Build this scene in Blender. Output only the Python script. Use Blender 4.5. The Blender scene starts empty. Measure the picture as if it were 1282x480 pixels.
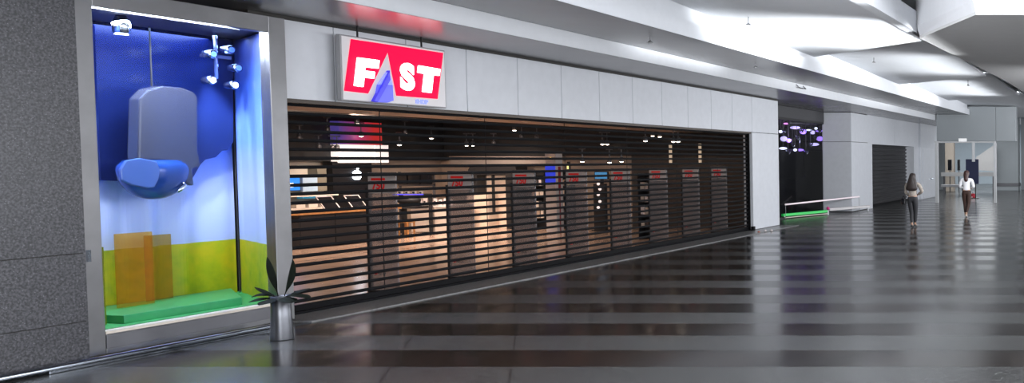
import bpy, bmesh, math, random
from mathutils import Vector, Matrix
random.seed(7)
C = bpy.context.scene.collection
PI = math.pi
# ------------------------------------------------------------------ camera
F = 1100.0; P = math.atan(40 / F); H = 2.05; CX, CY = 1416.0, 240.0

def _ray(px, py):
    u = (px - CX) / F; v = -(py - CY) / F
    c, s = math.cos(P), math.sin(P)
    return (u, c + v * s, -s + v * c)
def atz(px, py, z):
    d = _ray(px, py); t = (z - H) / d[2]; return Vector((d[0]*t, d[1]*t, z))
def atx(px, py, X):
    d = _ray(px, py); t = X / d[0]; return Vector((X, d[1]*t, H + d[2]*t))
def aty(px, py, Y):
    d = _ray(px, py); t = Y / d[1]; return Vector((d[0]*t, Y, H + d[2]*t))

cam = bpy.data.cameras.new('camera'); cam_o = bpy.data.objects.new('camera', cam); C.objects.link(cam_o)
cam.sensor_width = 36; cam.lens = F / 1282 * 36
cam.shift_x = -(CX - 641) / 1282
cam.clip_end = 300
cam_o.location = (0, 0, H); cam_o.rotation_euler = (PI/2 - P, 0, 0)
bpy.context.scene.camera = cam_o

# ------------------------------------------------------------------ materials
MATS = {}
def nodes(name):
    m = bpy.data.materials.new(name); m.use_nodes = True
    nt = m.node_tree; b = nt.nodes['Principled BSDF']
    MATS[name] = m
    return m, nt, b
def mat(name, col, rough=0.5, metal=0.0, spec=0.5, emit=None, es=0.0, var=0.0, scale=6.0, trans=0.0, alpha=1.0, coat=0.0, bump=0.0):
    m, nt, b = nodes(name)
    b.inputs['Roughness'].default_value = rough
    b.inputs['Metallic'].default_value = metal
    b.inputs['Specular IOR Level'].default_value = spec
    b.inputs['Base Color'].default_value = (*col, 1)
    b.inputs['Transmission Weight'].default_value = trans
    b.inputs['Alpha'].default_value = alpha
    b.inputs['Coat Weight'].default_value = coat
    if emit:
        b.inputs['Emission Color'].default_value = (*emit, 1)
        b.inputs['Emission Strength'].default_value = es
    tc = nt.nodes.new('ShaderNodeTexCoord')
    n = nt.nodes.new('ShaderNodeTexNoise'); n.inputs['Scale'].default_value = scale; n.inputs['Detail'].default_value = 4
    nt.links.new(tc.outputs['Object'], n.inputs['Vector'])
    v = max(var, 0.02)
    r = nt.nodes.new('ShaderNodeValToRGB')
    r.color_ramp.elements[0].position = 0.3; r.color_ramp.elements[1].position = 0.7
    r.color_ramp.elements[0].color = (*[max(0, c*(1-v)) for c in col], 1)
    r.color_ramp.elements[1].color = (*[min(1, c*(1+v)) for c in col], 1)
    nt.links.new(n.outputs['Fac'], r.inputs['Fac']); nt.links.new(r.outputs['Color'], b.inputs['Base Color'])
    if bump:
        bp = nt.nodes.new('ShaderNodeBump'); bp.inputs['Strength'].default_value = bump
        nt.links.new(n.outputs['Fac'], bp.inputs['Height']); nt.links.new(bp.outputs['Normal'], b.inputs['Normal'])
    return m
def glassy(name, col, fac, rough=0.03):
    """thin clear sheet: transparent body with a glossy surface"""
    m, nt, b = nodes(name)
    out = nt.nodes['Material Output']
    tr = nt.nodes.new('ShaderNodeBsdfTransparent'); tr.inputs['Color'].default_value = (*col, 1)
    gl = nt.nodes.new('ShaderNodeBsdfGlossy'); gl.inputs['Roughness'].default_value = rough
    fr = nt.nodes.new('ShaderNodeFresnel'); fr.inputs['IOR'].default_value = 1.35
    mx = nt.nodes.new('ShaderNodeMixShader')
    mu = nt.nodes.new('ShaderNodeMath'); mu.operation = 'MULTIPLY'; mu.inputs[1].default_value = fac
    ge = nt.nodes.new('ShaderNodeNewGeometry'); inv = nt.nodes.new('ShaderNodeMath'); inv.operation = 'SUBTRACT'; inv.inputs[0].default_value = fac
    m2 = nt.nodes.new('ShaderNodeMath'); m2.operation = 'MULTIPLY'; m2.inputs[1].default_value = fac
    nt.links.new(ge.outputs['Backfacing'], m2.inputs[0]); nt.links.new(m2.outputs[0], inv.inputs[1]); nt.links.new(inv.outputs[0], mu.inputs[1])
    nt.links.new(fr.outputs[0], mu.inputs[0]); nt.links.new(mu.outputs[0], mx.inputs[0])
    nt.links.new(tr.outputs[0], mx.inputs[1]); nt.links.new(gl.outputs[0], mx.inputs[2])
    nt.links.new(mx.outputs[0], out.inputs['Surface'])
    nt.nodes.remove(b)
    return m
def film(name, col, body, opacity):
    """tinted translucent plastic: part see-through, part diffuse"""
    m, nt, b = nodes(name)
    out = nt.nodes['Material Output']
    tr = nt.nodes.new('ShaderNodeBsdfTransparent'); tr.inputs['Color'].default_value = (*col, 1)
    b.inputs['Base Color'].default_value = (*body, 1); b.inputs['Roughness'].default_value = 0.25
    mx = nt.nodes.new('ShaderNodeMixShader'); mx.inputs[0].default_value = opacity
    nt.links.new(tr.outputs[0], mx.inputs[1]); nt.links.new(b.outputs[0], mx.inputs[2])
    nt.links.new(mx.outputs[0], out.inputs['Surface'])
    return m

def m_granite_wall():
    m, nt, b = nodes('granite_wall'); L = nt.links.new
    tc = nt.nodes.new('ShaderNodeTexCoord')
    n1 = nt.nodes.new('ShaderNodeTexNoise'); n1.inputs['Scale'].default_value = 48; n1.inputs['Detail'].default_value = 3
    n2 = nt.nodes.new('ShaderNodeTexVoronoi'); n2.inputs['Scale'].default_value = 38
    L(tc.outputs['Object'], n1.inputs['Vector']); L(tc.outputs['Object'], n2.inputs['Vector'])
    r1 = nt.nodes.new('ShaderNodeValToRGB'); e = r1.color_ramp.elements
    e[0].position = .38; e[0].color = (.02, .02, .024, 1); e[1].position = .68; e[1].color = (.085, .085, .095, 1)
    r2 = nt.nodes.new('ShaderNodeValToRGB'); e = r2.color_ramp.elements
    e[0].position = .0; e[0].color = (.55, .55, .62, 1); e[1].position = .2; e[1].color = (0, 0, 0, 1)
    L(n1.outputs['Fac'], r1.inputs['Fac']); L(n2.outputs['Distance'], r2.inputs['Fac'])
    ad = nt.nodes.new('ShaderNodeMixRGB'); ad.blend_type = 'ADD'; ad.inputs[0].default_value = .35
    L(r1.outputs[0], ad.inputs[1]); L(r2.outputs[0], ad.inputs[2]); L(ad.outputs[0], b.inputs['Base Color'])
    b.inputs['Roughness'].default_value = .28
    return m
def m_floor():
    m, nt, b = nodes('striped_granite_floor'); L = nt.links.new; N = nt.nodes.new
    g = N('ShaderNodeNewGeometry'); sx = N('ShaderNodeSeparateXYZ'); L(g.outputs['Position'], sx.inputs[0])
    def M(op, a, c=None, d=None):
        n = N('ShaderNodeMath'); n.operation = op
        for i, v in enumerate((a, c, d)):
            if v is None: continue
            if hasattr(v, 'is_linked') or hasattr(v, 'node'): L(v, n.inputs[i])
            else: n.inputs[i].default_value = v
        return n.outputs[0]
    X, Y = sx.outputs['X'], sx.outputs['Y']
    t = M('FRACT', M('DIVIDE', M('SUBTRACT', Y, 9.37 - 15.4), 1.54))
    light = M('LESS_THAN', t, .515)
    thr = M('LESS_THAN', X, -10.26)
    light = M('MAXIMUM', light, thr)
    # speckle
    n1 = N('ShaderNodeTexNoise'); n1.inputs['Scale'].default_value = 16; n1.inputs['Detail'].default_value = 8; n1.inputs['Roughness'].default_value = .85
    n2 = N('ShaderNodeTexNoise'); n2.inputs['Scale'].default_value = 1.3; n2.inputs['Detail'].default_value = 6
    L(g.outputs['Position'], n1.inputs['Vector']); L(g.outputs['Position'], n2.inputs['Vector'])
    rl = N('ShaderNodeValToRGB'); e = rl.color_ramp.elements
    e[0].position = .4; e[0].color = (.012, .012, .012, 1); e[1].position = .62; e[1].color = (.115, .116, .113, 1)
    L(n1.outputs['Fac'], rl.inputs['Fac'])
    rd = N('ShaderNodeValToRGB'); e = rd.color_ramp.elements
    e[0].position = .3; e[0].color = (.008, .006, .005, 1); e[1].position = .7; e[1].color = (.022, .016, .013, 1)
    L(n2.outputs['Fac'], rd.inputs['Fac'])
    # tile to tile tone of the dark stone (cells along the diagonal joints)
    c = M('ADD', M('MULTIPLY', X, .83), M('MULTIPLY', Y, .56))
    cell = M('FLOOR', M('DIVIDE', M('ADD', c, 11.25), 1.0))
    wn = N('ShaderNodeTexWhiteNoise'); wn.noise_dimensions = '2D'
    cb = N('ShaderNodeCombineXYZ'); L(cell, cb.inputs[0]); L(M('FLOOR', M('DIVIDE', Y, 1.54)), cb.inputs[1]); L(cb.outputs[0], wn.inputs['Vector'])
    tone = M('ADD', M('MULTIPLY', wn.outputs['Value'], .7), .65)
    mt = N('ShaderNodeMixRGB'); mt.blend_type = 'MULTIPLY'; mt.inputs[0].default_value = 1
    L(rd.outputs[0], mt.inputs[1]); L(tone, mt.inputs[2])
    mx = N('ShaderNodeMixRGB'); L(light, mx.inputs[0]); L(mt.outputs[0], mx.inputs[1]); L(rl.outputs[0], mx.inputs[2])
    # joints
    def line(v, at, w): return M('LESS_THAN', M('ABSOLUTE', M('SUBTRACT', v, at)), w)
    j = M('MAXIMUM', line(c, 1.82, .008), M('MAXIMUM', line(c, -.26, .008), line(c, -1.25, .008)))
    j = M('MAXIMUM', j, M('MAXIMUM', line(X, -3.5, .008), line(X, -10.26, .012)))
    j = M('MAXIMUM', j, M('MAXIMUM', line(t, .515, .005), line(t, .004, .005)))
    mj = N('ShaderNodeMixRGB'); L(M('MULTIPLY', j, .8), mj.inputs[0]); L(mx.outputs[0], mj.inputs[1]); mj.inputs[2].default_value = (.012, .011, .01, 1)
    L(mj.outputs[0], b.inputs['Base Color'])
    ro = M('ADD', M('MULTIPLY', light, .09), .13)
    ro = M('ADD', ro, M('MULTIPLY', n2.outputs['Fac'], .06))
    L(ro, b.inputs['Roughness'])
    b.inputs['Specular IOR Level'].default_value = .5
    bp = N('ShaderNodeBump'); bp.inputs['Strength'].default_value = .025; bp.inputs['Distance'].default_value = .02
    L(n2.outputs['Fac'], bp.inputs['Height']); L(bp.outputs['Normal'], b.inputs['Normal'])
    return m
def m_backdrop():
    """printed backdrop: pale sky over a yellow-green field"""
    m, nt, b = nodes('printed_meadow_backdrop'); L = nt.links.new; N = nt.nodes.new
    g = N('ShaderNodeNewGeometry'); sx = N('ShaderNodeSeparateXYZ'); L(g.outputs['Position'], sx.inputs[0])
    nn = N('ShaderNodeTexNoise'); nn.inputs['Scale'].default_value = 1.6; nn.inputs['Detail'].default_value = 5
    L(g.outputs['Position'], nn.inputs['Vector'])
    n2 = N('ShaderNodeTexNoise'); n2.inputs['Scale'].default_value = 9; n2.inputs['Detail'].default_value = 6
    L(g.outputs['Position'], n2.inputs['Vector'])
    mr = N('ShaderNodeMapRange'); L(sx.outputs['Z'], mr.inputs['Value'])
    mr.inputs['From Min'].default_value = .3; mr.inputs['From Max'].default_value = 3.6
    sky = N('ShaderNodeValToRGB'); e = sky.color_ramp.elements
    e[0].position = .2; e[0].color = (.5, .58, .85, 1); e[1].position = .92; e[1].color = (.008, .02, .12, 1)
    q = e.new(.42); q.color = (.5, .58, .88, 1)
    q = e.new(.6); q.color = (.14, .28, .8, 1)
    q = e.new(.8); q.color = (.02, .07, .35, 1)  # top stops darkened in the colour, as the case lamps shine strongly there
    L(mr.outputs[0], sky.inputs['Fac'])
    fld = N('ShaderNodeValToRGB'); e = fld.color_ramp.elements
    e[0].position = .3; e[0].color = (.2, .33, .004, 1); e[1].position = .7; e[1].color = (.62, .5, .004, 1)
    q = e.new(.5); q.color = (.42, .45, .004, 1)
    mixn = N('ShaderNodeMixRGB'); mixn.inputs[0].default_value = .4; L(nn.outputs['Fac'], mixn.inputs[1]); L(n2.outputs['Fac'], mixn.inputs[2])
    L(mixn.outputs[0], fld.inputs['Fac'])
    hz = N('ShaderNodeMath'); hz.operation = 'LESS_THAN'; hz.inputs[1].default_value = 1.0
    L(sx.outputs['Z'], hz.inputs[0])
    mx = N('ShaderNodeMixRGB'); L(hz.outputs[0], mx.inputs[0]); L(sky.outputs[0], mx.inputs[1]); L(fld.outputs[0], mx.inputs[2])
    L(mx.outputs[0], b.inputs['Base Color']); b.inputs['Roughness'].default_value = .6
    return m
def m_shopfloor():
    m, nt, b = nodes('warm_shop_tiles'); L = nt.links.new; N = nt.nodes.new
    g = N('ShaderNodeNewGeometry')
    br = N('ShaderNodeTexBrick'); br.offset = 0; br.inputs['Scale'].default_value = 1.0
    br.inputs['Brick Width'].default_value = .8; br.inputs['Row Height'].default_value = .8; br.inputs['Mortar Size'].default_value = .008
    br.inputs['Color1'].default_value = (.52, .37, .28, 1); br.inputs['Color2'].default_value = (.46, .32, .24, 1); br.inputs['Mortar'].default_value = (.25, .17, .12, 1)
    L(g.outputs['Position'], br.inputs['Vector']); L(br.outputs['Color'], b.inputs['Base Color'])
    b.inputs['Roughness'].default_value = .18
    return m

granite = m_granite_wall(); floor_m = m_floor(); backdrop_m = m_backdrop(); shopfloor_m = m_shopfloor()
clad = mat('white_cladding', (.62, .64, .68), .35, var=.03)
white = mat('white_paint', (.68, .70, .73), .5)
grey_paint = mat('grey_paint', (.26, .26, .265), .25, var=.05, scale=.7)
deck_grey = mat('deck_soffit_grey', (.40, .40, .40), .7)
far_grey = mat('far_wall_grey', (.27, .295, .31), .35, var=.04, scale=.6)
dark_gap = mat('dark_gap', (.02, .018, .015), .6)
steel = mat('brushed_steel', (.2, .2, .205), .3, metal=.95, var=.12, scale=2.5)
steel_dk = mat('dark_steel', (.13, .13, .14), .42, metal=.7, var=.08, scale=3)
chrome = mat('polished_steel', (.5, .55, .62), .12, metal=1)
blackmetal = mat('black_shutter_steel', (.006, .006, .007), .5, spec=.06)
black = mat('black_paint', (.012, .012, .013), .6)
blackgloss = mat('gloss_black', (.01, .01, .012), .08)
beige = mat('beige_wall', (.42, .33, .26), .6, var=.04)
ivory = mat('ivory_laminate', (.62, .55, .48), .4)
orangewood = mat('orange_wood', (.45, .22, .08), .35, var=.2, scale=14)
darkgrey = mat('charcoal_laminate', (.02, .02, .022), .5, spec=.25)
signwhite = mat('sign_frame_grey', (.27, .27, .28), .35)
signred = mat('lit_red_acrylic', (.5, .003, .01), .5, spec=.08, emit=(1, .0, .045), es=1.6)
signface = mat('sign_face_silver', (.42, .42, .44), .3, emit=(.8, .75, .77), es=.3)
litwhite = mat('lit_white_acrylic', (.9, .9, .9), .3, emit=(1, .93, .95), es=3.2)
signblue = mat('blue_acrylic', (.03, .03, .55), .25, emit=(.05, .04, .8), es=.45)
signblue2 = mat('pale_blue_acrylic', (.2, .25, .8), .25, emit=(.2, .25, .95), es=.8)
glass = glassy('clear_glass', (.93, .95, .97), 1.0)
glassdark = glassy('smoked_glass', (.5, .5, .52), 1.6)

# ------------------------------------------------------------------ mesh builder
class MB:
    def __init__(s): s.v = []; s.f = []
    def add(s, vs, fs):
        k = len(s.v); s.v += [Vector(v) for v in vs]; s.f += [[i + k for i in f] for f in fs]; return s
    def box(s, x0, x1, y0, y1, z0, z1):
        x0, x1 = min(x0, x1), max(x0, x1); y0, y1 = min(y0, y1), max(y0, y1); z0, z1 = min(z0, z1), max(z0, z1)
        return s.add([(x0,y0,z0),(x1,y0,z0),(x1,y1,z0),(x0,y1,z0),(x0,y0,z1),(x1,y0,z1),(x1,y1,z1),(x0,y1,z1)],
                     [[3,2,1,0],[4,5,6,7],[0,1,5,4],[1,2,6,5],[2,3,7,6],[3,0,4,7]])
    def prism(s, pts, d):
        """polygon pts (3d, list) swept along vector d"""
        n = len(pts); d = Vector(d); P0 = [Vector(p) for p in pts]
        vs = P0 + [p + d for p in P0]
        fs = [list(range(n))[::-1], list(range(n, 2*n))] + [[i, (i+1) % n, n + (i+1) % n, n + i] for i in range(n)]
        return s.add(vs, fs)
    def tube(s, path, r, n=10, cap=True):
        path = [Vector(p) for p in path]; rs = r if isinstance(r, (list, tuple)) else [r]*len(path)
        vs = []; fs = []
        prev = None
        for i, p in enumerate(path):
            t = (path[min(i+1, len(path)-1)] - path[max(i-1, 0)]).normalized()
            a = Vector((0, 0, 1)) if abs(t.z) < .9 else Vector((1, 0, 0))
            if prev is not None: a = prev
            u = (a - t * a.dot(t)).normalized(); w = t.cross(u); prev = u
            for k in range(n):
                an = 2*PI*k/n; vs.append(p + (u*math.cos(an) + w*math.sin(an))*rs[i])
        for i in range(len(path)-1):
            for k in range(n):
                fs.append([i*n+k, i*n+(k+1) % n, (i+1)*n+(k+1) % n, (i+1)*n+k])
        if cap: fs.append(list(range(n))[::-1]); fs.append([(len(path)-1)*n+k for k in range(n)])
        return s.add(vs, fs)
    def lathe(s, prof, c=(0, 0, 0), n=28, axis='z', sx=1, sy=1):
        vs = []; fs = []; c = Vector(c)
        for r, z in prof:
            for k in range(n):
                a = 2*PI*k/n; x, y = r*math.cos(a)*sx, r*math.sin(a)*sy
                vs.append(c + (Vector((x, y, z)) if axis == 'z' else Vector((z, x, y)) if axis == 'x' else Vector((x, z, y))))
        for i in range(len(prof)-1):
            for k in range(n):
                fs.append([i*n+k, i*n+(k+1) % n, (i+1)*n+(k+1) % n, (i+1)*n+k])
        fs.append(list(range(n))[::-1]); fs.append([(len(prof)-1)*n+k for k in range(n)])
        return s.add(vs, fs)
    def sphere(s, c, r, n=14, sc=(1, 1, 1)):
        prof = [(max(1e-4, r*math.sin(PI*i/(n//2+2))), -r*math.cos(PI*i/(n//2+2))) for i in range(n//2+3)]
        k = len(s.v); s.lathe(prof, (0, 0, 0), n)
        for i in range(k, len(s.v)):
            v = s.v[i]; s.v[i] = Vector((v.x*sc[0], v.y*sc[1], v.z*sc[2])) + Vector(c)
        return s
    def text(s, body, size, M, ext=.01, off=0.0, sx=1.0, align='CENTER'):
        cu = bpy.data.curves.new('t', 'FONT'); cu.body = body; cu.size = size; cu.extrude = ext; cu.offset = off
        cu.align_x = align; cu.align_y = 'CENTER'; cu.resolution_u = 4
        o = bpy.data.objects.new('t', cu); C.objects.link(o)
        dg = bpy.context.evaluated_depsgraph_get(); dg.update()
        me = bpy.data.meshes.new_from_object(o.evaluated_get(dg))
        vs = [M @ Vector((v.co.x*sx, v.co.y, v.co.z)) for v in me.vertices]; fs = [list(p.vertices) for p in me.polygons]
        bpy.data.objects.remove(o); bpy.data.curves.remove(cu); bpy.data.meshes.remove(me)
        return s.add(vs, fs)
    def build(s, name, m, parent=None, bevel=0, smooth=False, sub=0):
        off = Vector((0, 0, 0))
        p = parent
        while p is not None: off += p.location; p = p.parent
        me = bpy.data.meshes.new(name)
        me.from_pydata([tuple(v - off) for v in s.v], [], s.f); me.update()
        bm = bmesh.new(); bm.from_mesh(me); bmesh.ops.recalc_face_normals(bm, faces=bm.faces); bm.to_mesh(me); bm.free()
        me.materials.append(m)
        if smooth:
            for p in me.polygons: p.use_smooth = True
        o = bpy.data.objects.new(name, me); C.objects.link(o)
        if parent: o.parent = parent
        if bevel:
            b = o.modifiers.new('b', 'BEVEL'); b.width = bevel; b.segments = 2; b.limit_method = 'ANGLE'
        if sub:
            b = o.modifiers.new('s', 'SUBSURF'); b.levels = sub; b.render_levels = sub
        return o
def MX(origin, ex, ey, ez):
    return Matrix.Translation(Vector(origin)) @ Matrix((ex, ey, ez)).transposed().to_4x4()
def on_store(p):  return MX(p, Vector((0,1,0)), Vector((0,0,1)), Vector((1,0,0)))     # faces the mall (+X)
def on_front(p):  return MX(p, Vector((1,0,0)), Vector((0,0,1)), Vector((0,-1,0)))    # faces the camera side (-Y)
def thing(name, label, cat, loc=(0, 0, 0), group=None):
    o = bpy.data.objects.new(name, None); C.objects.link(o); o.location = loc; o.empty_display_size = .1
    return tag(o, label, cat, group)
def tag(o, label, cat, group=None):
    o['label'] = label; o['category'] = cat
    if group: o['group'] = group
    return o
def struct(name, mb, m, **k):
    o = mb.build(name, m, **k); o['kind'] = 'structure'; return o
ORD = ['first','second','third','fourth','fifth','sixth','seventh','eighth','ninth','tenth','eleventh','twelfth','thirteenth','fourteenth','fifteenth','sixteenth','seventeenth','eighteenth','nineteenth','twentieth','twenty-first','twenty-second','twenty-third','twenty-fourth','twenty-fifth','twenty-sixth','twenty-seventh','twenty-eighth','twenty-ninth','thirtieth']
def child_copy(root, loc):
    r = root.copy(); C.objects.link(r); r.location = loc
    for ch in list(root.children):
        c = ch.copy(); C.objects.link(c); c.parent = r
        for g in ch.children:
            d = g.copy(); C.objects.link(d); d.parent = c
    return r
def area(name, loc, rot, sx, sy, power, col=(1, 1, 1), spread=PI):
    l = bpy.data.lights.new(name, 'AREA'); l.shape = 'RECTANGLE'; l.size = sx; l.size_y = sy; l.energy = power; l.color = col; l.spread = spread
    o = bpy.data.objects.new(name, l); C.objects.link(o); o.location = loc; o.rotation_euler = rot; return o
def spot(name, loc, target, power, col=(1, 1, 1), ang=1.6, rad=.05, blend=.5):
    l = bpy.data.lights.new(name, 'SPOT'); l.energy = power; l.color = col; l.spot_size = ang; l.shadow_soft_size = rad; l.spot_blend = blend
    o = bpy.data.objects.new(name, l); C.objects.link(o); o.location = loc
    o.rotation_euler = (Vector(target) - Vector(loc)).to_track_quat('-Z', 'Y').to_euler(); return o

SX = -10.87          # storefront plane
# ================================================================== SETTING
struct('floor', MB().box(-10.95, 12, -4, 80, -.1, 0), floor_m)
struct('floor', MB().box(-22, -10.95, 6, 27.0, -.1, 0), shopfloor_m)
struct('floor', MB().box(-22, -10.95, 27.0, 80, -.1, 0), floor_m)
struct('trim_6', MB().box(-10.93, -10.30, 10.98, 27.2, -.02, .018), mat('threshold_granite', (.17, .17, .17), .3, var=.5, scale=40), bevel=.004)
# fascia: separate cladding panels over a dark backing
seams = [11.05] + [16.83 + 1.196*k for k in range(-4, 8)]
seams = [s for s in seams if s < 25.1] + [25.25, 27.13]
mb = MB()
for a, b in zip(seams[:-1], seams[1:]):
    mb.box(SX - .05, SX, a + .008, b - .008, 2.84, 3.85)
struct('wall_left', mb, clad, bevel=.004)
struct('wall_left', MB().box(SX - .35, SX - .052, 11.4, 27.1, 2.86, 3.9), dark_gap)
struct('soffit_shadow_strip', MB().box(SX - .05, SX - .015, 10.9, 27.13, 3.852, 3.898), dark_gap)  # dark strip standing in for the shadow line under the soffit
# pillar between the two shops
pl = MB().box(SX - .26, SX, 25.25, 27.13, .03, 2.828)
struct('wall_left', pl, clad, bevel=.006)
struct('baseboard_left', MB().box(SX - .27, SX - .02, 25.27, 27.11, 0, .03), dark_gap)
# second column
struct('wall_left', MB().box(-12.0, SX, 34.2, 36.4, .03, 2.735).box(-12.0, SX, 34.2, 36.4, 2.75, 3.88), clad, bevel=.006)
struct('wall_left', MB().box(-11.98, SX - .02, 34.22, 36.38, 0, 3.89), dark_gap)
# wall round the second shutter
struct('wall_left', MB().box(SX - .55, SX - .02, 36.4, 37.0, 0, 3.9).box(SX - .55, SX - .02, 44.1, 45.05, 0, 3.9).box(SX - .55, SX - .02, 37.0, 40.5, 2.7, 3.9).box(SX - .55, SX - .02, 40.52, 44.1, 2.7, 3.9), clad)
struct('wall_left', MB().box(-12.3, SX + .1, 45.05, 49.2, 0, 4.1), clad, bevel=.01)
dr = struct('door_1', MB().box(SX + .1, SX + .13, 45.5, 48.6, .04, 2.6), clad, bevel=.006)
MB().tube([(SX+.13, 46.9, 1.02), (SX+.22, 46.9, 1.02), (SX+.22, 47.25, 1.02)], .025).build('door_handle', chrome, dr)
# back of the corridor
struct('wall_far', MB().box(-24, -12.2, 60, 60.3, 0, 5.0).box(-7.5, 12, 60, 60.3, 0, 5), far_grey)
struct('wall_far', MB().box(-8.93, -7.45, 58, 59, 0, 5.0), far_grey, bevel=.02)
struct('trim_5', MB().box(-8.97, -7.41, 57.96, 59.04, .28, .5), steel_dk)
struct('wall_far', MB().box(-9.17, -6.38, 41.5, 42.0, 2.92, 4.55).box(-6.37, -5.43, 41.5, 42.0, 2.92, 4.55), far_grey, bevel=.01)
# soffits and ceiling steps
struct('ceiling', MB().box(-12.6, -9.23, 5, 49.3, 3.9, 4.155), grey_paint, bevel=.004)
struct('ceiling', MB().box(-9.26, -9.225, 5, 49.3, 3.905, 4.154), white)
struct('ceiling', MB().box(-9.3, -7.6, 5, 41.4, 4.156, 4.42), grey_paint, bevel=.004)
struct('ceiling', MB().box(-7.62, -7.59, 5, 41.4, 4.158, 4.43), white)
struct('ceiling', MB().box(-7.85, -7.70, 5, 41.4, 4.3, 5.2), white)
# wave panels with hidden cove lamps: each skewed panel sinks towards its far lip
def lip(X, n): return 18.6 + 7.85*n - (X + 4.5)*(3.1/3.5)
def wave_panel(n, x0=-7.69, x1=-4.33):
    vs = []; fs = []; NX, NY = 6, 22
    for i in range(NX + 1):
        X = x0 + (x1 - x0)*i/NX
        a, b = lip(X, n - 1) - .3, lip(X, n)
        for j in range(NY + 1):
            t = j/NY
            z = 4.54 + .22*(1 - t) - .015*math.sin(PI*t)
            vs.append((X, a + (b - a)*t, z))
    for i in range(NX):
        for j in range(NY):
            k = i*(NY+1) + j; fs.append([k, k+1, k+NY+2, k+NY+1])
    nv = len(vs)
    top = [(v[0], v[1], v[2] + .05) for v in vs]
    vs2 = vs + top
    fs2 = fs + [[q + nv for q in f][::-1] for f in fs]
    def edge(idx):
        for p, q in zip(idx[:-1], idx[1:]): fs2.append([p, q, q + nv, p + nv])
    edge([i*(NY+1) for i in range(NX+1)]); edge([i*(NY+1)+NY for i in range(NX+1)])
    edge(list(range(NY+1))); edge([NX*(NY+1)+j for j in range(NY+1)])
    struct('ceiling', MB().add(vs2, fs2), white, smooth=False)
for n in range(0, 5): wave_panel(n)
struct('ceiling', MB().box(-13, -3, 0, 60, 5.25, 5.35), white)
struct('ceiling', MB().box(-4.32, -4.12, 0, 17.0, 4.5, 4.9), white)
struct('ceiling', MB().box(-24, -4.2, 49.3, 61, 4.9, 5.0), white)
# hidden cove lamps along the lips
for n in (1, 2):
    for X in (-5.2,):
        Y = lip(X, n) + .12
        pw = {1: 14, 2: 70}[n]
        if X < -6: pw *= .25
        o = area('cove_lamp', (X, Y + .1, 4.74), (0, 0, 0), 1.5, .12, pw, (.93, .96, 1))
        o.rotation_euler = (Vector((.3, 1, .28))).to_track_quat('-Z', 'Y').to_euler()
# upper gallery deck at the top right
dk = [(-4.09, 17.1), (-2.52, 14.35), (9, 14.35), (9, 50), (-3.7, 50), (-3.75, 26)]
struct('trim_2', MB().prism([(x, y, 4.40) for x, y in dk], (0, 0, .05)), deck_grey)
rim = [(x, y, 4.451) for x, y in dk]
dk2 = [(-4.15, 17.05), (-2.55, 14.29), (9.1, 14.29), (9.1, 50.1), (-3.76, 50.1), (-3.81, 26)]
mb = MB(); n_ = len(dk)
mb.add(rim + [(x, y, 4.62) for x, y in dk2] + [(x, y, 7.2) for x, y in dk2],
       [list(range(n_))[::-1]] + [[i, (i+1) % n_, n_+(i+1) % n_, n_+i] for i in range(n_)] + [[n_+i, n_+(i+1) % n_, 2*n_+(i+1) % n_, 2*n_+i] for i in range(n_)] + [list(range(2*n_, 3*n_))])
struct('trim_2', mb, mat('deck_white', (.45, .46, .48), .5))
# glazed portal at the end
pf = MB().box(-9.3, -6.4, 41.55, 41.75, 2.84, 2.915).box(-9.27, -9.13, 41.55, 41.75, 0, 2.84).box(-7.52, -7.4, 41.55, 41.7, 1.95, 2.84)
pf.box(-6.5, -6.38, 41.55, 41.75, 0.0, 2.84)
win = struct('door_2', pf, mat('pale_door_frame', (.55, .56, .57), .3), bevel=.008)

# ================================================================== LEFT WALL
gw = MB()
for z0, z1 in ((0, .435), (.441, 1.115), (1.121, 3.9)):
    gw.box(-10.75, -10.42, 5.5, 8.73, z0, z1)
struct('wall_left', gw, granite, bevel=.003)
struct('wall_left', MB().box(-10.74, -10.43, 5.6, 8.72, .1, 3.8), dark_gap)
struct('baseboard_left', MB().box(-10.49, -10.30, 8.3, 10.55, 0.0, .05).tube([(-10.34, 7.0, .04), (-10.33, 8.4, .045), (-10.31, 10.55, .045)], .035, 10), chrome, bevel=.005)

# ================================================================== DISPLAY WINDOW
win1 = thing('display_window', 'tall steel-framed shop display window with a bright blue and green scene', 'display window', (-10.5, 9.9, 0))
Y0, Y1, ZA, ZB = 8.94, 10.76, .29, 3.6
fr = MB().box(-10.62, -10.5, 8.75, Y0, .05, 3.8).box(-10.62, -10.5, Y1, 10.97, .05, 3.8).box(-10.62, -10.5, Y0, Y1, ZB, 3.8).box(-10.62, -10.5, Y0, Y1, .05, ZA-.03)
fr.build('frame', steel, win1, bevel=.006)
MB().box(-10.505, -10.49, Y0, Y1 - .06, .11, ZA - .04).build('lower_panel', steel_dk, win1, bevel=.003)
MB().box(-10.64, -10.495, Y0, Y1, ZA - .03, ZA - .005).build('sill', ivory, win1)
MB().box(-10.56, -10.55, Y0, Y1, ZA, ZB).build('glass_pane', glass, win1)
MB().box(-10.502, -10.485, 8.8, 8.83, 1.02, 1.14).build('lock_plate', chrome, win1)
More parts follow.
